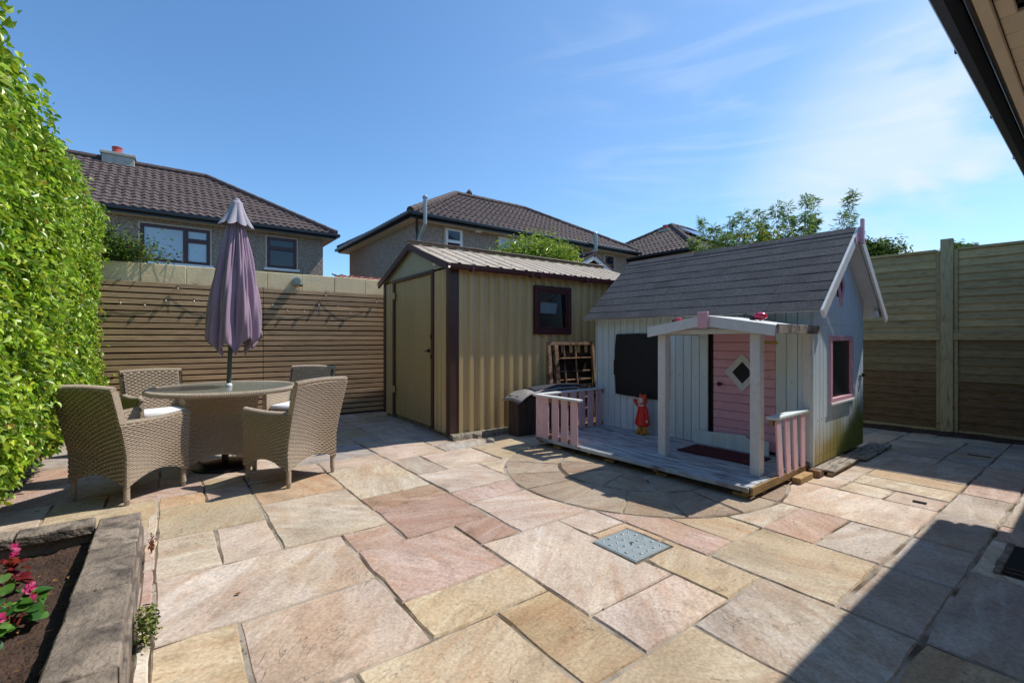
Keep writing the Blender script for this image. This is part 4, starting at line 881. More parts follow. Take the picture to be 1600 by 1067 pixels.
# walls: vertical tongue and groove boards
def boards(along, c0, c1, fixed, zb, zt, pitch, m, openings=(), out=-1, th=.016, nm='wall_board'):
    n = round((c1-c0)/pitch); p_ = (c1-c0)/n
    for k in range(n):
        a, b_ = c0+k*p_+.0022, c0+(k+1)*p_-.0022; mid = (a+b_)/2; segs = [(zb, zt(a), zt(b_))]
        for (o0, o1, q0, q1) in openings:
            if mid > o0 and mid < o1:
                ns = []
                for g0, g1, g2 in segs:
                    if q0 > g0 and q1 < max(g1, g2): ns += [(g0, q0, q0), (q1, g1, g2)]
                    else: ns.append((max(g0, q1) if q0 <= g0 else g0, g1, g2))
                segs = ns
        for s0, s1, s2 in segs:
            b = MB(); f_ = 0 if out < 0 else 0
            if along == 'y':
                pts = [(fixed, a, s0), (fixed, b_, s0), (fixed, b_, s2), (fixed, a, s1)]; d = Vector((out*th, 0, 0))
            else:
                pts = [(a, fixed, s0), (b_, fixed, s0), (b_, fixed, s2), (a, fixed, s1)]; d = Vector((0, out*th, 0))
            ins_ = .004; cx = [Vector(p) for p in pts]; cm = sum(cx, Vector())/4
            outer = []
            for p in cx:
                q = p.copy(); ax = 1 if along == 'y' else 0; q[ax] += ins_ if q[ax] < cm[ax] else -ins_; outer.append(q+d)
            mid_ = [p+d*.7 for p in cx]
            b.add([tuple(p) for p in cx]+[tuple(p) for p in mid_]+[tuple(p) for p in outer], [(0, 1, 5, 4), (1, 2, 6, 5), (2, 3, 7, 6), (3, 0, 4, 7), (4, 5, 9, 8), (5, 6, 10, 9), (6, 7, 11, 10), (7, 4, 8, 11), (8, 9, 10, 11), (3, 2, 1, 0)]); b.build(nm, m, ph)
DY0, DY1, DZ1 = .25, .855, 1.255
b = MB()
for k in range(26):
    for z in (.16, .80, 1.42):
        y = HY0+.047+k*.0945+random.uniform(-.006, .006)
        if .2 < y < .9 or (1.38 < y < 2.14 and z > .4): continue
        b.box(HX0-.0185, HX0-.0155, y-.0035, y+.0035, z-.0035, z+.0035, 0)
for k in range(16):
    for z in (.13, .46, 1.34): x = HX0+.05+k*.097; b.box(x-.0035, x+.0035, HY0-.0185, HY0-.0155, z-.0035, z+.0035, 0)
b.build('nail_heads', rust, ph, kind='stuff')
wt = lambda y: 1.60
boards('y', HY0, HY1, HX0, .101, wt, .0945, bluem, [(DY0-.03, DY1+.03, .101, DZ1+.005), (1.42, 2.0, .62, 1.2)])
SX0, SX1, SZ0, SZ1 = HX0+.454, HX0+1.138, .575, 1.235
boards('x', HX0+.004, HX1, HY0, .05, lambda x: rz_(x)-.004, .097, gbluem, [(SX0+.02, SX1-.02, SZ0+.02, SZ1-.02), (RXm-.06, RXm+.06, 1.62, 1.85)])
part('rear_wall', bluem, (HX1-.03, HX1, HY0+.02, HY1, .05, 1.56), bev=0); b = MB(); b.prism([(HX0+.01, .05), (HX1-.035, .05), (HX1-.035, rz_(HX1)-.01), (RXm, rz_(RXm)-.01), (HX0+.01, rz_(HX0)-.01)], HY1-.03, HY1-.004); b.build('end_wall', bluem, ph)
part('corner_trim', whitem, (HX0-.034, HX0-.0165, HY0-.018, HY0+.05, .101, 1.52)); part('corner_trim', bluem, (HX0-.0165, HX0+.003, HY0-.034, HY0-.0005, .05, 1.55))
part('corner_trim', bluem, (HX0-.026, HX0+.03, HY1+.001, HY1+.018, .09, 1.53))
part('interior_lining', backm, (HX0+.02, HX0+.03, HY0+.05, HY1-.05, .1, 1.5), (HX0+.05, HX1-.05, HY0+.03, HY0+.04, .1, 1.5), bev=0)
# roof: shingle courses
nx = 9
def course(sg, k):
    L = math.hypot(.985, .985*slope); cw = L/nx; d = Vector((sg*.985, 0, -.985*slope)).normalized(); nrm = Vector((sg*slope, 0, 1)).normalized(); ap = Vector((RXm, 0, RZ))
    y = -.185-random.uniform(0, .5) if k % 2 else -.185; edges = [-.185]; y = -.185+random.choice([.45, .95, .7])
    while y < 2.5-.2: edges.append(y); y += 1.0
    edges.append(2.505)
    for a, c in zip(edges[:-1], edges[1:]):
        m = max(2, int((c-a)/.11)); b = MB(); vs = []
        for i in range(m+1):
            yy = a+.0015+(c-a-.003)*i/m; low = (k+1)*cw+random.uniform(-.003, .004)+.012; hi = k*cw-.01 if k else 0
            p0 = ap+d*hi+nrm*.004; p1 = ap+d*low+nrm*(.0075+random.uniform(-.001, .0015)); p2 = p1-nrm*.006; p3 = ap+d*hi-nrm*.004
            for p in (p0, p1, p2, p3): vs.append((p.x, yy, p.z))
        b.add(vs, [(4*i+j, 4*i+(j+1) % 4, 4*i+4+(j+1) % 4, 4*i+4+j) for i in range(m) for j in range(4)]+[(0, 1, 2, 3), (4*m, 4*m+1, 4*m+2, 4*m+3)]); b.build('shingle_strip', felt, ph)
for sg in (-1, 1):
    for k in range(nx): course(sg, k)
    b = MB(); b.add([(RXm, -.17, RZ-.012), (RXm+sg*.965, -.17, RZ-.012-.965*slope), (RXm+sg*.965, 2.49, RZ-.012-.965*slope), (RXm, 2.49, RZ-.012), (RXm, -.17, RZ-.028), (RXm+sg*.965, -.17, RZ-.03-.965*slope), (RXm+sg*.965, 2.49, RZ-.03-.965*slope), (RXm, 2.49, RZ-.03)], [(0, 1, 2, 3), (7, 6, 5, 4), (0, 4, 5, 1), (1, 5, 6, 2), (2, 6, 7, 3)]); b.build('roof_deck', whitem, ph)
    for yy in (-.20,):
        b = MB(); b.beam((RXm+sg*.002, yy, RZ-.028), (RXm+sg*1.0, yy, RZ-.028-slope*1.0), .022, .088, .003); b.build('barge_board', whitem, ph)
b = MB(); b.beam((RXm-.004, -.214, RZ-.025), (RXm-.15, -.214, RZ-.025-.15*slope), .006, .09, .002); b.build('pink_barge_tip', pinkm, ph)
for i in range(8):
    y = -.18+i*.337; b = MB(); b.add([(RXm-.07, y, RZ-.045), (RXm, y, RZ+.014), (RXm+.07, y, RZ-.045), (RXm-.07, y+.335, RZ-.045), (RXm, y+.335, RZ+.016), (RXm+.07, y+.335, RZ-.045)], [(0, 1, 4, 3), (1, 2, 5, 4), (0, 3, 5, 2), (0, 2, 1), (3, 4, 5)]); b.build('ridge_shingle', felt, ph)
b = MB(); b.box(RXm-.022, RXm+.022, -.243, -.215, RZ-.16, RZ+.085, .004); b.build('finial', pinkm, ph)
part('eave_block', whitem, (HX1+.002, HX1+.19, -.17, -.14, 1.44, 1.52))
# gable diamond
def diamond(nm, cx, cz, hx, hz, w, y, m, parent, th=.014, axis='x'):
    t = thing if False else None; pts = [(cx, cz-hz), (cx+hx, cz), (cx, cz+hz), (cx-hx, cz)]; o = None; b = MB()
    for k in range(4):
        p, q = pts[k], pts[(k+1) % 4]
        pi = (cx+(p[0]-cx)*(1-w), cz+(p[1]-cz)*(1-w)); qi = (cx+(q[0]-cx)*(1-w), cz+(q[1]-cz)*(1-w)); vs = []
        for yy in (y, y-th):
            for a, z in (p, q, qi, pi): vs.append((a, yy, z) if axis == 'x' else (yy, a, z))
        b.add(vs, [(0, 1, 2, 3), (7, 6, 5, 4), (0, 4, 5, 1), (1, 5, 6, 2), (2, 6, 7, 3), (3, 7, 4, 0)])
    o = b.build(nm, m, parent); g_ = MB(); vs = []
    for a, z in pts: a, z = cx+(a-cx)*(1-w)*1.02, cz+(z-cz)*(1-w)*1.02; vs.append((a, y-th*.3, z) if axis == 'x' else (y-th*.3, a, z))
    g_.add(vs, [(0, 1, 2, 3)]); g_.build('pane', glassk, o); return o
diamond('gable_window', RXm, 1.735, .10, .21, .45, HY0-.017, pinkm, ph)
# side window
b = MB(); fy = HY0-.032
for q in ((SX0, SX1, SZ0, SZ0+.055), (SX0, SX1, SZ1-.05, SZ1), (SX0, SX0+.05, SZ0+.055, SZ1-.05), (SX1-.05, SX1, SZ0+.055, SZ1-.05)): b.box(q[0], q[1], fy, HY0+.0, q[2], q[3], .004)
o = b.build('window', pinkm, ph)
b = MB(); b.box(SX0+.05, SX1-.05, HY0-.008, HY0-.004, SZ0+.055, SZ1-.05, 0); b.build('pane', glassk, o)
b = MB(); b.box(SX0-.01, SX1+.01, fy-.012, fy-.0005, SZ0-.012, SZ0+.012, .003); b.build('sill', whitem, o)
o = part('padlock', blackm, (HX0+1.47, HX0+1.51, HY0-.045, HY0-.02, .79, .83)); part('lock_hasp', legm, (HX0+1.40, HX0+1.47, HY0-.026, HY0-.0165, .795, .815), parent=o)
# door of horizontal boards
dth = HX0-.004
dn = 13; dz0 = .125; dp = (DZ1-dz0)/dn; b0 = MB(); b0.box(dth, dth+.012, DY0, DY1, dz0, DZ1, 0); door = b0.build('door', pinkm, ph)
for k in range(dn):
    b = MB(); b.box(dth-.016, dth-.0005, DY0+random.uniform(0, .004), DY1, dz0+k*dp+.002, dz0+(k+1)*dp-.002, .004); b.build('door_board', pinkm, door)
diamond('door_window', (DY0+DY1)/2, .868, .175, .19, .42, dth-.017, whitem, door, axis='y')
b = MB(); b.tube([(dth-.016, DY1-.08, .74), (dth-.045, DY1-.08, .74)], .012, 10); b.ball((dth-.052, DY1-.08, .74), .018, .026, .022, 12, 6); b.build('knob', rust, door, smooth=True)
b = MB(); b.box(dth-.022, dth-.0165, DY0-.02, DY0+.13, 1.155, 1.18, .002); b.build('hinge', M_('brass_hinge', lin(170, 150, 80), .4, 8, .2, 0, metal=.6), door)
part('door_frame', M_('dark_gap_frame', lin(50, 40, 38), .9, 5, .2, 0), (HX0-.004, HX0+.016, DY1+.004, DY1+.026, .101, DZ1+.01), (HX0-.004, HX0+.016, DY0-.02, DY0-.004, .101, DZ1+.01), (HX0-.004, HX0+.016, DY0-.02, DY1+.026, DZ1+.011, DZ1+.024), bev=0)
# front window hidden by the blackboard: pink frame
b = MB()
for q in ((1.36, 1.40, .52, 1.25), (2.0, 2.04, .52, 1.25), (1.40, 2.0, 1.21, 1.25), (1.40, 2.0, .58, .62)): b.box(HX0-.034, HX0-.0005, q[0], q[1], q[2], q[3], .003)
b.build('front_window_frame', pinkm, ph)
# blackboard sheet
bb = MB(); yy = [2.105, 2.12, 2.125, 2.14, 2.14, 2.12, 2.11]; zz = [1.255, 1.1, .95, .93, .76, .75, .52]
poly = [(1.43, .50), (1.43, 1.262), (1.75, 1.268), (2.09, 1.262)]+list(zip(yy, zz))+[(1.8, .505)]
m_ = len(poly); bb.add([(HX0-.042, y, z) for y, z in poly]+[(HX0-.036, y, z) for y, z in poly], [tuple(range(m_)), tuple(range(m_, 2*m_))[::-1]]+[(i, (i+1) % m_, m_+(i+1) % m_, m_+i) for i in range(m_)])
o = bb.build('blackboard', boardk, loc=PO); o.rotation_euler.z = R(PR); tag(o, 'large black board fixed over the front window of the playhouse', 'blackboard')
# porch
for x, y in ((.355, .085), (.345, .93)):
    b = MB(); b.box(x-.04, x+.04, y-.04, y+.04, .101, 1.245, .004); b.build('porch_post', whitem, ph)
za, zs = 1.405, 1.31; py0, py1, pm = -.10, 1.03, .465
zp = lambda y: za-(za-zs)*(abs(y-pm)/(.565))
for y0, y1 in ((py0, pm), (pm, py1)):
    b = MB(); b.prism([(y0, zp(y0)-.085), (y1, zp(y1)-(.085 if y1 != pm else .115) if False else zp(y1)-.09), (y1, zp(y1)), (y0, zp(y0))], -.25, -.226, Matrix(((0, -1, 0, 0), (1, 0, 0, 0), (0, 0, 1, 0), (0, 0, 0, 1)))); b.build('porch_fascia', whitem, ph)
    n_ = 9
    for k in range(n_):
        x0, x1 = .252+k*(HX0-.018-.252)/n_+.0015, .252+(k+1)*(HX0-.018-.252)/n_-.0015
        b = MB(); b.add([(x0, y0, zp(y0)-.018), (x1, y0, zp(y0)-.018), (x1, y1, zp(y1)-.018), (x0, y1, zp(y1)-.018), (x0, y0, zp(y0)), (x1, y0, zp(y0)), (x1, y1, zp(y1)), (x0, y1, zp(y1))], [(0, 1, 2, 3), (7, 6, 5, 4), (0, 4, 5, 1), (1, 5, 6, 2), (2, 6, 7, 3), (3, 7, 4, 0)]); b.build('porch_roof_board', whitem, ph)
part('porch_side_fascia', greym, (.252, HX0-.036, py0-.02, py0-.001, 1.245, 1.318)); part('porch_side_fascia', whitem, (.252, HX0-.018, py1+.001, py1+.018, 1.24, 1.315))
part('porch_beam', whitem, (.30, .38, .0, .98, 1.2455, 1.285))
b = MB(); b.box(.197, .2255, pm-.045, pm+.045, 1.295, 1.435, .004); b.build('pink_gable_block', pinkm, ph)
# railings
def railing(nm, pts, zt, mrail, pick_n, tilt=0, skip=()):
    pass
part('hand_rail', whitem, (-.045, .03, 1.67, 2.365, .555, .577)); part('hand_rail', whitem, (.031, HX0-.02, 2.295, 2.375, .558, .580))
part('rail_batten', rawm, (.0, .02, 1.72, 2.32, .50, .553)); part('rail_batten', rawm, (.0, .02, 1.72, 2.32, .102, .15))
for k, y in enumerate((1.705, 1.845, 1.985, 2.14, 2.245)): part('picket', pinkp, (-.018-.002*k % .004, -.001, y, y+.098, .062, .552))
part('rail_batten', rawm, (.06, HX0-.02, 2.322, 2.34, .505, .557)); part('rail_batten', rawm, (.06, HX0-.02, 2.322, 2.34, .105, .15))
for k in range(7): x = .05+k*.155; part('picket', pinkp, (x, x+.10, 2.302, 2.320, .103, .556))
part('hand_rail', bluem, (.40, HX0-.02, -.045, .035, .553, .575)); part('rail_batten', rawm, (.40, .52, -.01, .01, .50, .552))
for k in range(4):
    x = .50+k*.155; b = MB(); b.box(-.045, .045, -.034, -.018, 0, .47, .003, Matrix.Translation((x+.02, -.004, .082)) @ Matrix.Rotation(R((7, 5, 4, 0)[k])*-1, 4, 'Y')); b.build('picket', pinkp, ph)
# loose things around the playhouse
def own(nm, label, cat, m, boxes, group=None, rot=None, **k):
    b = MB()
    for q in boxes: b.box(*q, .004, rot)
    o = b.build(nm, m, loc=PO, **k); o.rotation_euler.z = R(PR); return tag(o, label, cat, group)
mp = [ground(u, v, .101) for u, v in ((1063, 706), (1173, 727))]
own('doormat', 'long dark red doormat on the deck in front of the pink door', 'doormat', matm, [(.60, .97, .22, .95, .1015, .114)])
b = MB(); b.prism([(.28, .104), (1.02, .104), (1.02, .235), (.50, .262), (.48, .235), (.28, .235)], 0, .018, Matrix(((0, 1, 0, HX0-.10), (1, 0, 0, 0), (0, 0, 1, 0), (0, 0, 0, 1))) @ Matrix.Rotation(0, 4, 'X'))
o = b.build('loose_board', bluem, loc=PO); o.rotation_euler.z = R(PR); tag(o, 'pale blue offcut board standing on edge across the foot of the pink door', 'board')
own('timber_block', 'pair of rough brown timber blocks under the right side of the deck', 'timber', rawm, [(.70, .98, -.115, -.045, 0, .052)])
own('timber_offcut', 'short dark timber offcut at the front right corner of the playhouse', 'timber', oldw, [(1.03, 1.13, -.15, -.06, 0, .062)])
own('fence_board', 'silvered plank laid flat along the playhouse end wall, nearer one', 'plank', greym, [(1.17, 1.95, -.215, -.055, .03, .05)], 'old planks on the paving')
own('fence_board', 'dark silvered plank laid behind the first, reaching past the playhouse', 'plank', greym, [(1.98, 2.95, -.25, -.06, .015, .035)], 'old planks on the paving')
own('timber_bearer', 'pale batten carrying the nearer silvered plank beside the playhouse', 'timber', rawm, [(1.15, 1.96, -.20, -.165, 0, .0295)])
own('timber_bearer', 'dark batten under the farther silvered plank behind the playhouse', 'timber', oldw, [(2.0, 2.9, -.20, -.17, 0, .0145)])
# ladybirds
def ladybird(x, y, z, rz, s, label):
    c = PO+Matrix.Rotation(R(PR), 3, 'Z') @ Vector((x, y, z)); t = thing('ladybird_ornament', label, 'ornament', c, PR+rz, 'metal ladybirds on the porch roof')
    b = MB(); b.ball((0, 0, .035*s), .050*s, .036*s, .030*s, 18, 10); b.build('shell', magm, t, smooth=True)
    b = MB(); b.ball((.052*s, 0, .026*s), .026*s, .024*s, .020*s, 14, 8); b.build('head', blackm, t, smooth=True)
    for sy in (-1, 1):
        b = MB(); b.tube([(.065*s, sy*.01*s, .038*s), (.085*s, sy*.018*s, .05*s), (.095*s, sy*.022*s, .056*s)], .0022*s, 5); b.ball((.097*s, sy*.022*s, .057*s), .005*s, .005*s, .005*s, 6, 4); b.build('antenna', blackm, t)
        for k in (-1, 0, 1): b = MB(); b.tube([(k*.026*s, sy*.025*s, .02*s), (k*.030*s, sy*.050*s, .022*s), (k*.034*s, sy*.062*s, .001)], .003*s, 5); b.build('leg', blackm, t)
    b = MB()
    for q in ((-.01, .026, .052), (-.01, -.026, .052), (-.03, .012, .055), (.02, -.015, .059), (.02, .018, .058)): b.ball((q[0]*s, q[1]*s, q[2]*s-.001), .007*s, .007*s, .003*s, 8, 4)
    b.build('spots', blackm, t)
ladybird(.38, .80, zp(.80)+.002, 105, .78, 'small red and black ladybird ornament left of the porch gable')
ladybird(.62, .17, zp(.17)+.002, 110, 1.15, 'bigger red and black ladybird ornament right of the porch gable')
# red painted garden figure on the deck
lf = frame_hit(1003, 680, PO, PR+90, -(DX-.17)); c = PO+Matrix.Rotation(R(PR), 3, 'Z') @ Vector((DX-.16, lf[0], .1005))
fg = thing('garden_figure', 'small red painted figure with a frilled dress and one arm raised on the deck', 'ornament', c, PR+180-8)
b = MB(); b.lathe([(.070, .10), (.092, .115), (.086, .16), (.068, .24), (.052, .32), (.040, .345)], 28, (0, 0, 0), .8, 1)
for i, q in enumerate(b.v):
    if q[2] < .17: a = math.atan2(q[1], q[0]); k = 1+.05*math.sin(a*11); b.v[i] = (q[0]*k, q[1]*k, q[2])
b.build('dress', red, fg, smooth=True)
b = MB(); b.ball((-.008, 0, .400), .052, .056, .060, 18, 10); b.ball((-.006, .036, .448), .016, .018, .022, 8, 6); b.ball((-.006, -.036, .448), .016, .018, .022, 8, 6); b.build('hood', orange, fg, smooth=True)
hd = MB(); hd.ball((.030, .002, .392), .028, .036, .036, 16, 10); hd = hd.build('face', facem, fg, smooth=True)
b = MB(); b.ball((.056, .014, .402), .004, .005, .006, 8, 5); b.ball((.056, -.010, .402), .004, .005, .006, 8, 5); b.build('eyes', blackm, hd); b = MB(); b.ball((.060, .002, .388), .006, .006, .006, 8, 5); b.build('nose', orange, hd)
b = MB(); b.tube([(0, -.045, .315), (.01, -.082, .345), (.015, -.105, .395)], [.020, .018, .020], 10); b.build('raised_sleeve', red, fg, smooth=True)
b = MB(); b.ball((.016, -.112, .412), .014, .013, .017, 10, 6); b.build('hand', facem, fg, smooth=True)
b = MB(); b.tube([(0, .045, .315), (.01, .078, .25), (.02, .088, .19)], [.020, .021, .022], 10); b.build('lowered_sleeve', red, fg, smooth=True)
b = MB(); b.ball((.022, .088, .165), .013, .013, .018, 10, 6); b.build('hand', facem, fg, smooth=True)
for sy in (-1, 1): b = MB(); b.lathe([(.030, 0), (.034, .02), (.027, .05), (.027, .11)], 14, (0, sy*.038, 0)); b.ball((.03, sy*.04, .022), .036, .026, .022, 12, 8); b.build('boot', bootm, fg, smooth=True)
b = MB(); b.tube([(-.03, -.03, .335), (.03, -.03, .34), (.045, 0, .335), (.03, .03, .34), (-.03, .03, .335)], .010, 8); b.build('collar', facem, fg, smooth=True)

# ================================================================ BLACK BUNKER WITH FELT LID
BP = Vector((.09, 5.66, 0)); bk = thing('storage_bunker', 'low black boarded bunker with a curled grey felt lid beside the playhouse', 'storage box', BP, 38)
for k in range(9):
    x = k*.112; b = MB(); b.box(x, x+.109, 0, .018, 0, .50+random.uniform(-.004, .004), .003); b.build('front_board', bunk, bk)
for k in range(2): b = MB(); b.box(-.018, -.001, .0+k*.1, .098+k*.1, 0, .50, .003); b.build('side_board', bunk, bk)
b = MB(); b.box(0, 1.0, .185, .20, 0, .5, 0); b.box(.99, 1.0, .02, .184, 0, .5, 0); b.build('rear_boards', bunk, bk)
nxx, nyy = 22, 8; Xg, Yg = np.meshgrid(np.linspace(-.09, 1.16, nxx), np.linspace(-.10, .24, nyy), indexing='ij')
Zg = .505+.085*np.sin(np.clip((Xg+.09)/1.25, 0, 1)*np.pi*.62+.35)-.075*np.clip((.12-Xg)/.2, 0, 1)**1.4-.02*((Yg-.08)/.15)**2+.004*np.sin(Xg*23)
o = grid_mesh('felt_lid', np.stack([Xg, Yg, Zg], -1), feltl, bk, True); m2 = o.modifiers.new('th', 'SOLIDIFY'); m2.thickness = .01
Xg, Yg = np.meshgrid(np.linspace(.22, 1.08, 14), np.linspace(-.06, .22, 6), indexing='ij')
Zg = .512+.085*np.sin(np.clip((Xg+.09)/1.25, 0, 1)*np.pi*.62+.35)-.02*((Yg-.08)/.15)**2; o = grid_mesh('dark_sheet', np.stack([Xg+.1*(Yg-.08), Yg, Zg+.006], -1), M_('dark_blue_grey_felt', lin(50, 52, 62), .8, 20, .15, .2, 100), bk, True)
bs = MB(); bs.box(1.0, 1.30, -.17, -.06, .582, .596, .003); o = bs.build('loose_batten', oldw, loc=BP); o.rotation_euler.z = R(38); tag(o, 'short brown batten resting on the corner where railing meets playhouse', 'timber')

# ================================================================ RIGHT FENCE
RF0 = Vector((5.515, 5.84, 0)); RA = 42.0; frt = 90-(-RA)  # runs to the back left
rf = thing('panel_fence', 'tall green treated timber panel fence with heavy posts on the right', 'fence', RF0, 90+42.0)
# local +x runs away to the back left, local +y faces the patio
def rbox(nm, m, x0, x1, y0, y1, z0, z1, bev=.003): b = MB(); b.box(x0, x1, y0, y1, z0, z1, bev); return b.build(nm, m, rf)
posts = [-3.66, -1.83, 0, 1.83, 3.66]
for x in posts:
    rbox('post', postm, x-.06, x+.06, -.05, .055, 0, 2.465, .005)
    for sx in (-1, 1): rbox('panel_stile', fencem, x+sx*.062, x+sx*.10, -.02, .030, .0, 2.32)
for i in range(len(posts)-1):
    a, c = posts[i]+.102, posts[i+1]-.102
    for lo, hi, nbr in ((.08, 1.195, 11), (1.275, 2.31, 11)):
        p_ = (hi-lo)/nbr
        for k in range(nbr):
            z0 = lo+k*p_; b = MB(); y1 = .012+random.uniform(-.002, .002)
            vs = [(x, y, z) for x in (a, c) for y, z in ((-.014, z0-.012), (y1+.008, z0-.012), (y1-.012, z0+p_), (-.014, z0+p_))]
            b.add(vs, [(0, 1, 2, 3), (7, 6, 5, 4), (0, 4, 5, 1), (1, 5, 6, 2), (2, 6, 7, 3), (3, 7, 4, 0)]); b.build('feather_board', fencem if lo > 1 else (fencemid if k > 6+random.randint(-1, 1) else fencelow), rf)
    rbox('mid_rail', fencem, posts[i]+.062, posts[i+1]-.062, .031, .062, 1.19, 1.285); rbox('top_rail', fencem, a, c, -.02, .032, 2.312, 2.345); rbox('gravel_board', postm, a, c, -.012, .012, 0, .075)
# low rubble/earth strip at foot of the fence
b = MB(); n = 60; vs = []
for i in range(n+1):
    x = -3.6+7.3*i/n; w_ = .16+random.uniform(-.03, .04); vs += [(x, .06, .04+random.uniform(-.006, .008)), (x, .06+w_*.6, .02+random.uniform(-.004, .006)), (x, .06+w_, .003)]
b.add(vs, [(3*i+k, 3*i+k+1, 3*i+k+4, 3*i+k+3) for i in range(n) for k in range(2)]); o = b.build('earth_strip', soilm, loc=RF0, kind='structure', smooth=True); o.rotation_euler.z = R(90+42)

# ================================================================ HOUSES BEYOND
def tile_slope(o, ux, us, L, W_, x0f, x1f, parent, m=tilem, course=.30, wave=.24, nm='roof_tiles', amp=.028):
    """o eave origin; ux along eave, us up the slope; x0f,x1f(d)= extents at slope distance d"""
    ux = Vector(ux).normalized(); us = Vector(us).normalized(); nn = ux.cross(us).normalized(); nn = nn if nn.z > 0 else -nn
    nr = int(math.ceil(W_/course)); V = []; Fc = []; O = np.array(o); UX, US, NN = map(np.array, (ux, us, nn)); base = 0
    for r in range(nr):
        d0, d1 = r*course, min((r+1)*course+.03, W_); dm = d0
        a, b_ = x0f(d0), x1f(d0); a2, b2 = x0f(d1), x1f(d1)
        if b_-a < .1: break
        k = max(2, int((b_-a)/(wave/4))); t = np.linspace(0, 1, k+1); xa = a+(b_-a)*t; xb = np.clip(xa, min(a2, b2), max(a2, b2)); w = amp*np.cos(2*np.pi*xa/wave)**3
        lo_b = O+xa[:, None]*UX+(d0)*US+(w+.012)[:, None]*NN; lo = O+xa[:, None]*UX+d0*US+(w+.045)[:, None]*NN; hi = O+xb[:, None]*UX+d1*US+(w+.012)[:, None]*NN
        V += [lo_b, lo, hi]; m_ = k+1
        for i in range(k):
            Fc.append((base+i, base+i+1, base+m_+i+1, base+m_+i)); Fc.append((base+m_+i, base+m_+i+1, base+2*m_+i+1, base+2*m_+i))
        base += 3*m_
    v = np.concatenate(V); return arr_mesh(nm, v, np.array(Fc), m, parent, False, kind='stuff')
def house(name, label, org, rz, L, Dp, ez=5.2, rise=2.25, ov=.38, x0=0, wallz=0, hips=(True, True)):
    t = thing(name, label, 'house', (org[0], org[1], 0), rz); h = Dp/2; sl = math.hypot(h, rise); b = MB()
    b.box(x0+ov, x0+L-ov, ov, Dp-ov, 0, ez-.10, 0); b.build('walls', pebm, t)
    xh0, xh1 = x0+(h if hips[0] else 0), x0+L-(h if hips[1] else 0); f0_ = lambda d: x0+(d/sl*h if hips[0] else 0); f1_ = lambda d: x0+L-(d/sl*h if hips[1] else 0)
    tile_slope((0, 0, ez+.03), (1, 0, 0), (0, h, rise), L, sl, f0_, f1_, t)
    tile_slope((0, Dp, ez+.03), (1, 0, 0), (0, -h, rise), L, sl, f0_, f1_, t)
    if hips[0]: tile_slope((x0, 0, ez+.03), (0, 1, 0), (h, 0, rise), Dp, sl, lambda d: d/sl*h, lambda d: Dp-d/sl*h, t)
    if hips[1]: tile_slope((x0+L, 0, ez+.03), (0, 1, 0), (-h, 0, rise), Dp, sl, lambda d: d/sl*h, lambda d: Dp-d/sl*h, t)
    lines = [((xh0, h, ez+rise), (xh1, h, ez+rise))]
    if hips[0]: lines += [((x0, 0, ez), (xh0, h, ez+rise)), ((x0, Dp, ez), (xh0, h, ez+rise))]
    if hips[1]: lines += [((x0+L, 0, ez), (xh1, h, ez+rise)), ((x0+L, Dp, ez), (xh1, h, ez+rise))]
    for p, q in lines:
        p, q = Vector(p), Vector(q); p.z += .06; q.z += .06; n_ = max(2, int((q-p).length/.45)); bb = MB()
        for i in range(n_):
            a_, c_ = p.lerp(q, i/n_), p.lerp(q, (i+1.06)/n_ if i < n_-1 else 1); bb.tube([a_, c_], [.125, .115], 8)
        bb.build('ridge_tiles', tilee, t, kind='stuff')
    # gutter, fascia and soffit all round
    b = MB(); b.box(x0-.03, x0+L+.03, -.13, -.01, ez-.10, ez+.02, .02); b.box(x0-.03, x0+L+.03, Dp+.01, Dp+.13, ez-.10, ez+.02, .02)
    b.box(x0-.13, x0-.035, -.13, Dp+.13, ez-.098, ez+.018, .02); b.box(x0+L+.035, x0+L+.13, -.13, Dp+.13, ez-.098, ez+.018, .02); b.build('gutter', gutm, t)
    b = MB(); b.box(x0, x0+L, 0, .025, ez-.17, ez+.04, 0); b.box(x0+.001, x0+.026, .03, Dp-.03, ez-.168, ez+.04, 0); b.box(x0+L-.026, x0+L-.001, .03, Dp-.03, ez-.168, ez+.04, 0); b.box(x0, x0+L, Dp-.025, Dp, ez-.17, ez+.04, 0); b.build('fascia', gutm, t)
    b = MB(); b.box(x0+.03, x0+L-.03, .03, Dp-.03, ez-.165, ez-.14, 0); b.build('soffit', trimc, t)
    return t
def hwindow(par, x0, x1, z0, z1, y, fm, gm, splits=(), trim=trimc, opens=(), tw=.07, sill=whitep):
    b = MB(); 
    for q in ((x0-.05, x1+.05, z1+.001, z1+.05), (x0-.05, x0-.001, z0, z1), (x1+.001, x1+.05, z0, z1)): b.box(q[0], q[1], y-.03, y+.02, q[2], q[3], .0)
    b.build('window_surround', trim, par); b = MB()
    for q in ((x0, x1, z1-tw, z1), (x0, x1, z0, z0+tw), (x0, x0+tw, z0+tw, z1-tw), (x1-tw, x1, z0+tw, z1-tw)): b.box(q[0], q[1], y-.05, y+.02, q[2], q[3], .006)
    for (kx, a, c_, d) in splits:
        if kx == 'v': b.box(a-tw*.7, a+tw*.7, y-.052, y+.015, c_, d, .004)
        else: b.box(c_, d, y-.054, y+.014, a-tw*.7, a+tw*.7, .004)
    o = b.build('window', fm, par); g_ = MB(); g_.box(x0+tw*.5, x1-tw*.5, y-.012, y-.002, z0+tw*.5, z1-tw*.5, 0); g_.build('pane', gm, o)
    s_ = MB(); s_.box(x0-.1, x1+.1, y-.12, y+.0, z0-.09, z0-.002, .008); s_.build('sill', sill, o); return o
HA = (-6.76, 17.7); ha = house('semi_detached_house', 'pebbledashed house with brown window frames behind the slatted fence', HA, PAV, 16, 7.9, 5.2, 2.45, x0=-16, hips=(False, True))
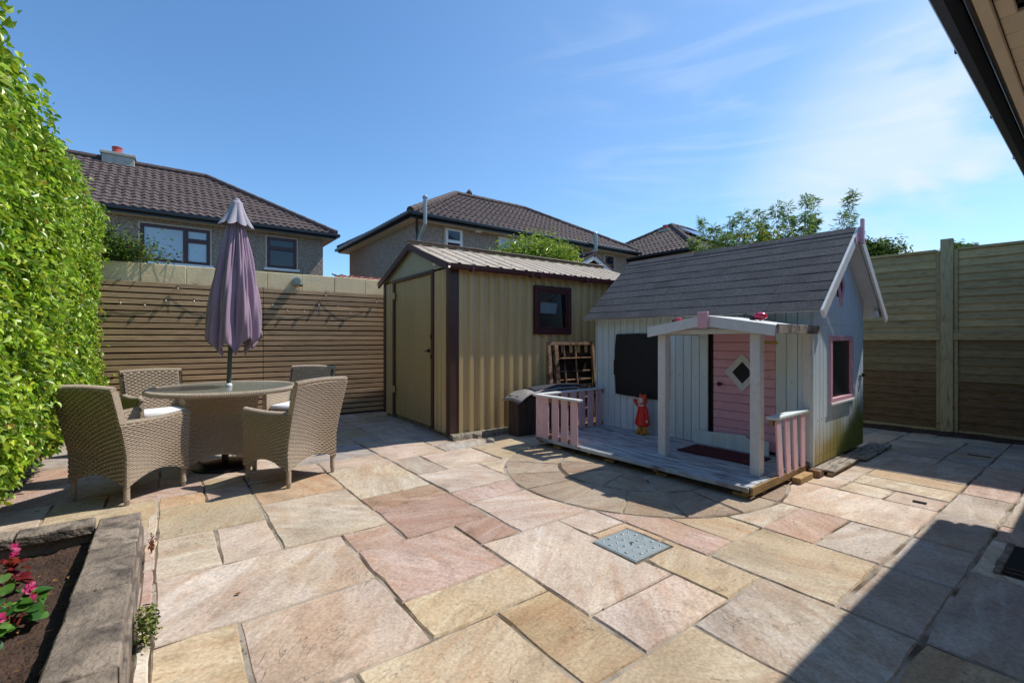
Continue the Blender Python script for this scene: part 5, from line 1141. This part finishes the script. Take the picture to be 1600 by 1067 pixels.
fh_ = lambda u, v: frame_hit(u, v, HA, PAV, .38)
ax0, _ = fh_(219, 380); ax1, _ = fh_(328, 380); at = fh_(328, 361)[1]; am = fh_(290, 380)[0]; az0 = fh_(328, 416)[1]
hwindow(ha, ax0, ax1, az0, at, .38, mahog, blindm, [('v', am, az0, at), ('h', fh_(310, 378)[1], am, ax1)], tw=.10)
bx0, _ = fh_(417, 380); bx1, _ = fh_(463, 380); bt = fh_(463, 375)[1]; bz = fh_(463, 422)[1]
hwindow(ha, bx0, bx1, bz, bt, .38, mahog, glassd, [('h', bt-(bt-bz)*.36, bx0, bx1)], tw=.10)
cxh, czh = frame_hit(186, 250, HA, PAV, 3.95); b = MB(); b.box(cxh-.45, cxh+.45, 3.6, 4.3, 6.8, czh+.05, .01); co = b.build('chimney', chimm, ha)
b = MB(); b.box(cxh-.5, cxh+.5, 3.55, 4.35, czh+.05, czh+.15, .01); b.build('chimney_cap', chimm, co)
for dx in (-.05,): b = MB(); b.lathe([(.17, 0), (.14, .2), (.16, .28), (.12, .30)], 14, (cxh+dx, 3.95, czh+.15)); b.build('chimney_pot', potm, co)
HB = (-3.2, 14.5); hb = house('detached_house', 'pebbledashed hip-roofed house with white windows behind the metal shed', HB, PAV, 11.3, 7.6, 5.2, 2.2)
fb_ = lambda u, v, y=.38: frame_hit(u, v, HB, PAV, y)
x0, _ = fb_(696, 380); x1, _ = fb_(721, 380); zt = fb_(708, 359)[1]; w1 = hwindow(hb, x0, x1, zt-1.25, zt, .38, whitep, glassd, [('h', zt-.42, x0, x1)])
b = MB(); b.box(x0+.02, x1-.02, -.28, -.24, 0, .42, .006, Matrix.Translation((0, .62, zt-.42)) @ Matrix.Rotation(R(0), 4, 'X')); b.build('open_vent_frame', whitep, w1); b = MB(); b.box(x0+.09, x1-.09, .325, .338, zt-.36, zt-.06, 0); b.build('vent_pane', glassd, w1)
x0, _ = fb_(779, 380); x1, _ = fb_(850, 380); zt = fb_(800, 374)[1]; hwindow(hb, x0, x1, zt-1.3, zt, .38, whitep, blindm, [('v', x0+(x1-x0)*.26, zt-1.3, zt), ('h', zt-.8, x0, x0+(x1-x0)*.26), ('v', x0+(x1-x0)*.66, zt-1.3, zt)])
x0, _ = fb_(893, 395); x1, _ = fb_(909, 395); zt = fb_(900, 391)[1]; hwindow(hb, x0, x1, zt-1.2, zt, .38, mahog, glassd, [('h', zt-.4, x0, x1)])
x0, _ = fb_(945, 395); x1, _ = fb_(958, 395); zt = fb_(950, 400)[1]; hwindow(hb, x0, x1, zt-1.2, zt, .38, mahog, glassd, [('h', zt-.4, x0, x1)])
for u, vt, vb in ((666, 309, 388), (932, 366, 392)):
    fx, ft = fb_(u, vt, -.30); _, fbz = fb_(u, vb, .2); b = MB(); zk = fb_(u, 344 if u < 800 else 391, -.3)[1]
    if u < 800: b.tube([(fx, -.22, ft), (fx, -.22, zk-.1), (fx, .22, zk-.5), (fx, .24, 2.4)], .062, 12)
    else: b.tube([(fx, -.25, ft), (fx, -.25, zk), (fx-.35, .1, zk-.30), (fx-.42, .25, zk-.35), (fx-.42, .25, zk-1.2)], .085, 12)
    fo = b.build('flue_pipe', steelm, hb, smooth=True); b = MB(); b.lathe([(.085, 0), (.085, .05), (.03, .11)], 12, (fx, -.22 if u < 800 else -.25, ft)); b.build('flue_cowl', steelm, fo)
b = MB(); b.tube([(.20, -.06, 5.15), (.35, .28, 4.75), (.38, .30, 4.6), (.38, .30, 0)], .045, 8); b.build('downpipe', gutm, hb, smooth=True)
b = MB(); lx_, lz_ = fb_(746, 360); b.box(lx_-.14, lx_+.10, .2, .38, lz_-.1, lz_+.12, .02); b.build('security_light', whitep, hb)
chx, chz = frame_hit(735, 303, HB, PAV, 3.8); b = MB(); b.lathe([(.12, 0), (.10, .22), (.14, .26), (.12, .34), (.02, .46)], 12, (chx, 3.9, 7.35)); b.build('roof_vent', tilee, hb)
HCp = (8.0, 20.0); hc = house('far_house', 'distant brown-roofed house with solar panels between the trees', HCp, PAV, 9, 7.6, 5.2, 2.2)
fx, fz = frame_hit(1031, 355, HCp, PAV, 3.0); b = MB(); b.box(3.0, 3.9, 3.45, 4.1, 6.7, 7.12, .01); co = b.build('chimney', chimm, hc)
for dx in (3.2, 3.7): b = MB(); b.lathe([(.13, 0), (.12, .2), (.13, .24)], 12, (dx, 3.78, 7.12)); b.build('chimney_pot', potm, co)
for k in range(4):
    d = Vector((0, 3.8, 2.2)).normalized(); nn_ = Vector((0, -2.2, 3.8)).normalized(); p = Vector((2.6+k*1.08, 0, 5.26))+d*1.4+nn_*.13; b = MB()
    Mx = Matrix(((1, d.x, nn_.x, p.x), (0, d.y, nn_.y, p.y), (0, d.z, nn_.z, p.z), (0, 0, 0, 1))); b.box(0, 1.03, 0, 1.7, 0, .035, .005, Mx); b.build('solar_panel', solar, hc)
# small gabled outbuilding and terracotta lean-to of the neighbours
ob = thing('gabled_outbuilding', 'small outbuilding with white bargeboards and brown tiles behind the shed roof', 'outbuilding', (2.3, 13.0, 0), PAV)
b = MB(); b.box(-.62, .62, .1, 3.0, 0, 3.1, 0); b.build('walls', trimc, ob)
b = MB(); b.add([(-.62, .1, 3.1), (.62, .1, 3.1), (0, .1, 3.42)], [(0, 1, 2)]); b.build('gable_wall', M_('brown_boarding', lin(110, 92, 74), .8, 5, .2, .1, 30), ob)  # gable boarding in a darker brown than the walls
for sg in (-1, 1):
    tile_slope((sg*.85, 0, 3.12), (0, 1, 0), (-sg*.85, 0, .42), 3.2, .95, lambda d: 0, lambda d: 3.2, ob)
    b = MB(); b.beam((sg*.01, -.02, 3.50), (sg*.86, -.02, 3.08), .03, .13, .004); b.build('bargeboard', whitep, ob)
    b = MB(); b.beam((sg*.01, -.03, 3.585), (sg*.88, -.03, 3.155), .05, .05, .004); b.build('verge_tiles', tilee, ob)
b = MB(); b.tube([(0, -.05, 3.60), (0, 3.2, 3.60)], .08, 8); b.build('ridge_tiles', tilee, ob)
lt = thing('lean_to', 'low lean-to with pinkish tiles between the cream wall and the metal shed', 'outbuilding', (-3.28, 9.9, 0), PAV)
b = MB(); b.box(.1, 2.4, .1, 2.0, 0, 2.30, 0); b.build('walls', trimc, lt); tile_slope((0, 0, 2.34), (1, 0, 0), (0, 2.1, .45), 2.5, 2.15, lambda d: 0, lambda d: 2.5, lt, redtile)

# ================================================================ PLANTS BEYOND
BR = [lin(150, 172, 50)[:3], lin(176, 192, 70)[:3], lin(118, 146, 40)[:3], lin(136, 160, 60)[:3]]
shrub('laurel_bush', 'bright yellow-green bush showing above the shed roof', 'bush', (.55, 10.3, 2.2), (1.12, .8, .95), 12000, (.07, .12), .32, BR, leafm, 9, 8, lump=(.38, .6))
def bamboo(c, label, hs, spread, n_c, cols, Lr=(.07, .14)):
    t = thing('bamboo_clump', label, 'bamboo', c, 0, 'bamboo behind the playhouse'); b = MB(); Pl = []; Dl = []
    for k in range(n_c):
        x = spread*(2*(k+.5)/n_c-1)+random.uniform(-.06, .06); y = random.uniform(-.25, .25); h = hs[0]+(hs[1]-hs[0])*((k*7) % n_c)/n_c+random.uniform(-.06, .06)
        lx_, ly_ = x*.55+random.uniform(-.12, .22), random.uniform(-.2, .15); pts = []
        for j in range(9):
            s = j/8; pts.append(Vector((x*.55+lx_*s**2.4, y+ly_*s**2.2, h*(s-.06*s**6))))
        b.tube(pts, [.011-.0011*j for j in range(9)], 5)
        for j in range(95):
            s = 1-random.random()**1.3*.6; i = min(7, int(s*8)); p = pts[i].lerp(pts[i+1], s*8-i); a = random.uniform(0, 6.28); r = random.uniform(.01, .17)*(1.10-s*.85)/.6
            q = p+Vector((math.cos(a)*r, math.sin(a)*r, random.uniform(0, .09)))
            if j % 3 == 0: b.tube([p, q], .003, 3, False)
            for _ in range(5): Pl.append(q+Vector([random.gauss(0, .02) for _ in range(3)])); Dl.append((math.cos(a)+random.gauss(0, .5), math.sin(a)+random.gauss(0, .5), random.uniform(-.3, .7)))
    b.build('canes', M_('cane_green', lin(120, 120, 60), .6, 5, .1, 0) if 'cane_green' not in MATS else MATS['cane_green'], t)
    n = len(Pl); v, f, c2 = leaf_arrays(np.array(Pl), unit(rng.normal(0, .5, (n, 3))+[0, 0, 1]), np.array(Dl), rng.uniform(*Lr, n), .17, pick(cols, n, .25), .1); arr_mesh('leaves', v, f, leafd, t, False, c2, kind='stuff')
GB = [lin(140, 166, 84)[:3], lin(112, 144, 66)[:3], lin(166, 188, 110)[:3], lin(96, 124, 60)[:3]]
bamboo((4.3, 9.2, 0), 'shorter bamboo plumes above the left half of the playhouse roof', (3.35, 4.0), .7, 10, GB)
bamboo((5.75, 9.4, 0), 'taller feathery bamboo plumes above the right half of the playhouse roof', (3.7, 4.4), .95, 13, GB)
shrub('mixed_shrub', 'leafy green shrub with some reddish leaves under the bamboo plumes', 'shrub', (4.95, 9.0, 2.45), (1.35, .5, .6), 8000, (.05, .09), .4, BR+GR+[lin(150, 96, 50)[:3], lin(170, 160, 50)[:3], lin(110, 150, 40)[:3]], leafd, 10, 8)
shrub('garden_tree', 'rounded dark green tree just right of the playhouse gable', 'tree', (11.9, 15.4, 3.15), (1.05, 1.0, 1.1), 9000, (.07, .13), .5, GR, leafd, 10, 8)
shrub('garden_tree', 'small tree top peeping over the fence right of the tall post', 'tree', (19.2, 19.8, 4.3), (1.0, .8, .7), 4000, (.1, .17), .5, [lin(104, 130, 54)[:3], lin(80, 106, 44)[:3]], leafd, 8, 6)
# ================================================================ OUR OWN EAVES (top right) AND THE HOUSE NEXT DOOR THAT SHADES THE FENCE
EV = Vector((1.276, 1.413, 0)); edir = Vector((.793, .609, 0)); erz = math.degrees(math.atan2(.609, .793))
ev = thing('house_extension', 'single-storey extension of our house with black gutter and cream boarded soffit', 'house', EV, erz)
X0, X1 = -5.5, 3.757; ze = 2.24
def ep(nm, m, x0, x1, y0, y1, z0, z1, bev=.003): b = MB(); b.box(x0, x1, y0, y1, z0, z1, bev); return b.build(nm, m, ev)
prf = [(.0, ze+.045), (.0, ze-.02), (-.002, ze-.05)]
b = MB(); gpr = [(-.002, ze+.02), (-.002, ze-.01), (-.014, ze-.038), (-.042, ze-.048), (-.07, ze-.038), (-.083, ze-.01), (-.084, ze+.02), (-.079, ze+.02), (-.078, ze-.008), (-.067, ze-.033), (-.042, ze-.042), (-.017, ze-.033), (-.007, ze-.008), (-.006, ze+.02)]
b.add([(x, y, z) for x in (X0, X1) for y, z in gpr], [tuple(range(14)), tuple(range(14, 28))[::-1]]+[(i, (i+1) % 14, 14+(i+1) % 14, 14+i) for i in range(14)])
b.build('gutter', gutm, ev)
for k in range(12):
    x = X0+.3+k*.8; ep('gutter_bracket', gutm, x, x+.016, -.0855, .003, ze-.012, ze+.022, .002) if x < X1 else None
ep('fascia_board', gutm, X0, X1, -.101, -.088, ze-.09, ze+.03)
ep('soffit_margin', soffm, X0, X1, -.134, -.1015, ze-.088, ze-.070)
x = X0
while x < X1-.1:
    if not (-.26 < x < .04): ep('soffit_plank', soffm, x+.002, x+.118, -.80, -.136, ze-.078, ze-.062, .003)
    else: ep('soffit_plank', soffm, x+.002, x+.118, -.175, -.136, ze-.078, ze-.062, .003)
    x += .12
ep('soffit_vent', backm, -.24, .10, -.80, -.177, ze-.072, ze-.062, 0)
ep('wall', trimc, X0, X1-.3, -1.2, -.801, -.02, ze-.02, 0); ep('roof_sheet', gutm, X0, X1, -1.2, -.02, ze+.035, ze+.05, 0)
ep('end_wall', pebm, X1-.5, X1-.3, -3.0, -1.201, -.02, ze+.03, 0); ep('verge_board', gutm, X1-.02, X1+.0, -3.2, -.145, ze-.14, ze+.034)
ep('side_roof', gutm, X1+.02, X1+4, -4.2, -.33, ze-.02, ze+.05, 0); ep('side_wall', pebm, X1+.3, X1+3.8, -4.0, -.65, -.02, ze-.02, 0); ep('rear_roof', gutm, X0, X1, -4.0, -1.201, ze+.035, ze+.05, 0)
nh = thing('neighbour_house', 'two-storey neighbouring house just out of view to the right, shading the fence', 'house', (7.3, 6.38, 0), 41.0)
b = MB(); b.box(0, 8, -7, 0, 0, 6.5, 0); b.build('walls', pebm, nh)
b = MB(); b.prism([(-.0, 6.5), (8.1, 6.5), (4.0, 8.6)], -7.1, .0); b.build('roof', tilem, nh)
for z in (.9, 3.7):
    for y in (-2.2, -5.2): b = MB(); b.box(-.04, .03, y-.7, y+.7, z, z+1.3, .01); o = b.build('window', whitep, nh); b = MB(); b.box(-.045, -.041, y-.6, y+.6, z+.1, z+1.2, 0); b.build('pane', glassd, o)
n = 1500; js = rng.uniform(-.1, 6.5, n); jt = rng.integers(0, 2, n); A2 = np.array(AL); B2 = np.array(BL)
aa = np.where(jt == 0, A2[rng.integers(10, 30, n)]+rng.normal(0, .004, n), js); bb_ = np.where(jt == 0, rng.uniform(1, 6, n), B2[rng.integers(16, 30, n)]+rng.normal(0, .004, n))
cl_ = (np.sin(aa*5.1+bb_*3.3)+np.sin(aa*2.3-bb_*6.1)) > .9; cl_ &= np.hypot(aa-RC[0], bb_-RC[1]) > RC[2]+.05; aa, bb_ = aa[cl_], bb_[cl_]
Pm = np.c_[.8*aa-.6*bb_, .6*aa+.8*bb_, np.full(len(aa), -.003)]; Pm = np.repeat(Pm, 4, 0)+rng.normal(0, .004, (len(Pm)*4, 3))*[1, 1, .2]
leaves('joint_moss', Pm, np.tile([0, 0, 1.], (len(Pm), 1)), rng.uniform(.004, .010, len(Pm)), .6, [lin(96, 100, 50)[:3], lin(120, 104, 70)[:3], lin(84, 70, 50)[:3]], leafd, None, kind='stuff', droop=-.6)
# small litter on the paving
for i, (u, v, lb) in enumerate(((371, 929, 'curled dry leaf on the large pale slab beside the planter'), (58, 800, 'dry leaf in the shade under the hedge'))):
    p = ground(u, v); b = MB(); b.add([(-.014, 0, .006), (0, .011, .010), (.016, .002, .008), (0, -.010, .014), (0, 0, .004)], [(0, 1, 4), (1, 2, 4), (2, 3, 4), (3, 0, 4)]); tag(b.build('dry_leaf', dryleaf, loc=p), lb, 'leaf')
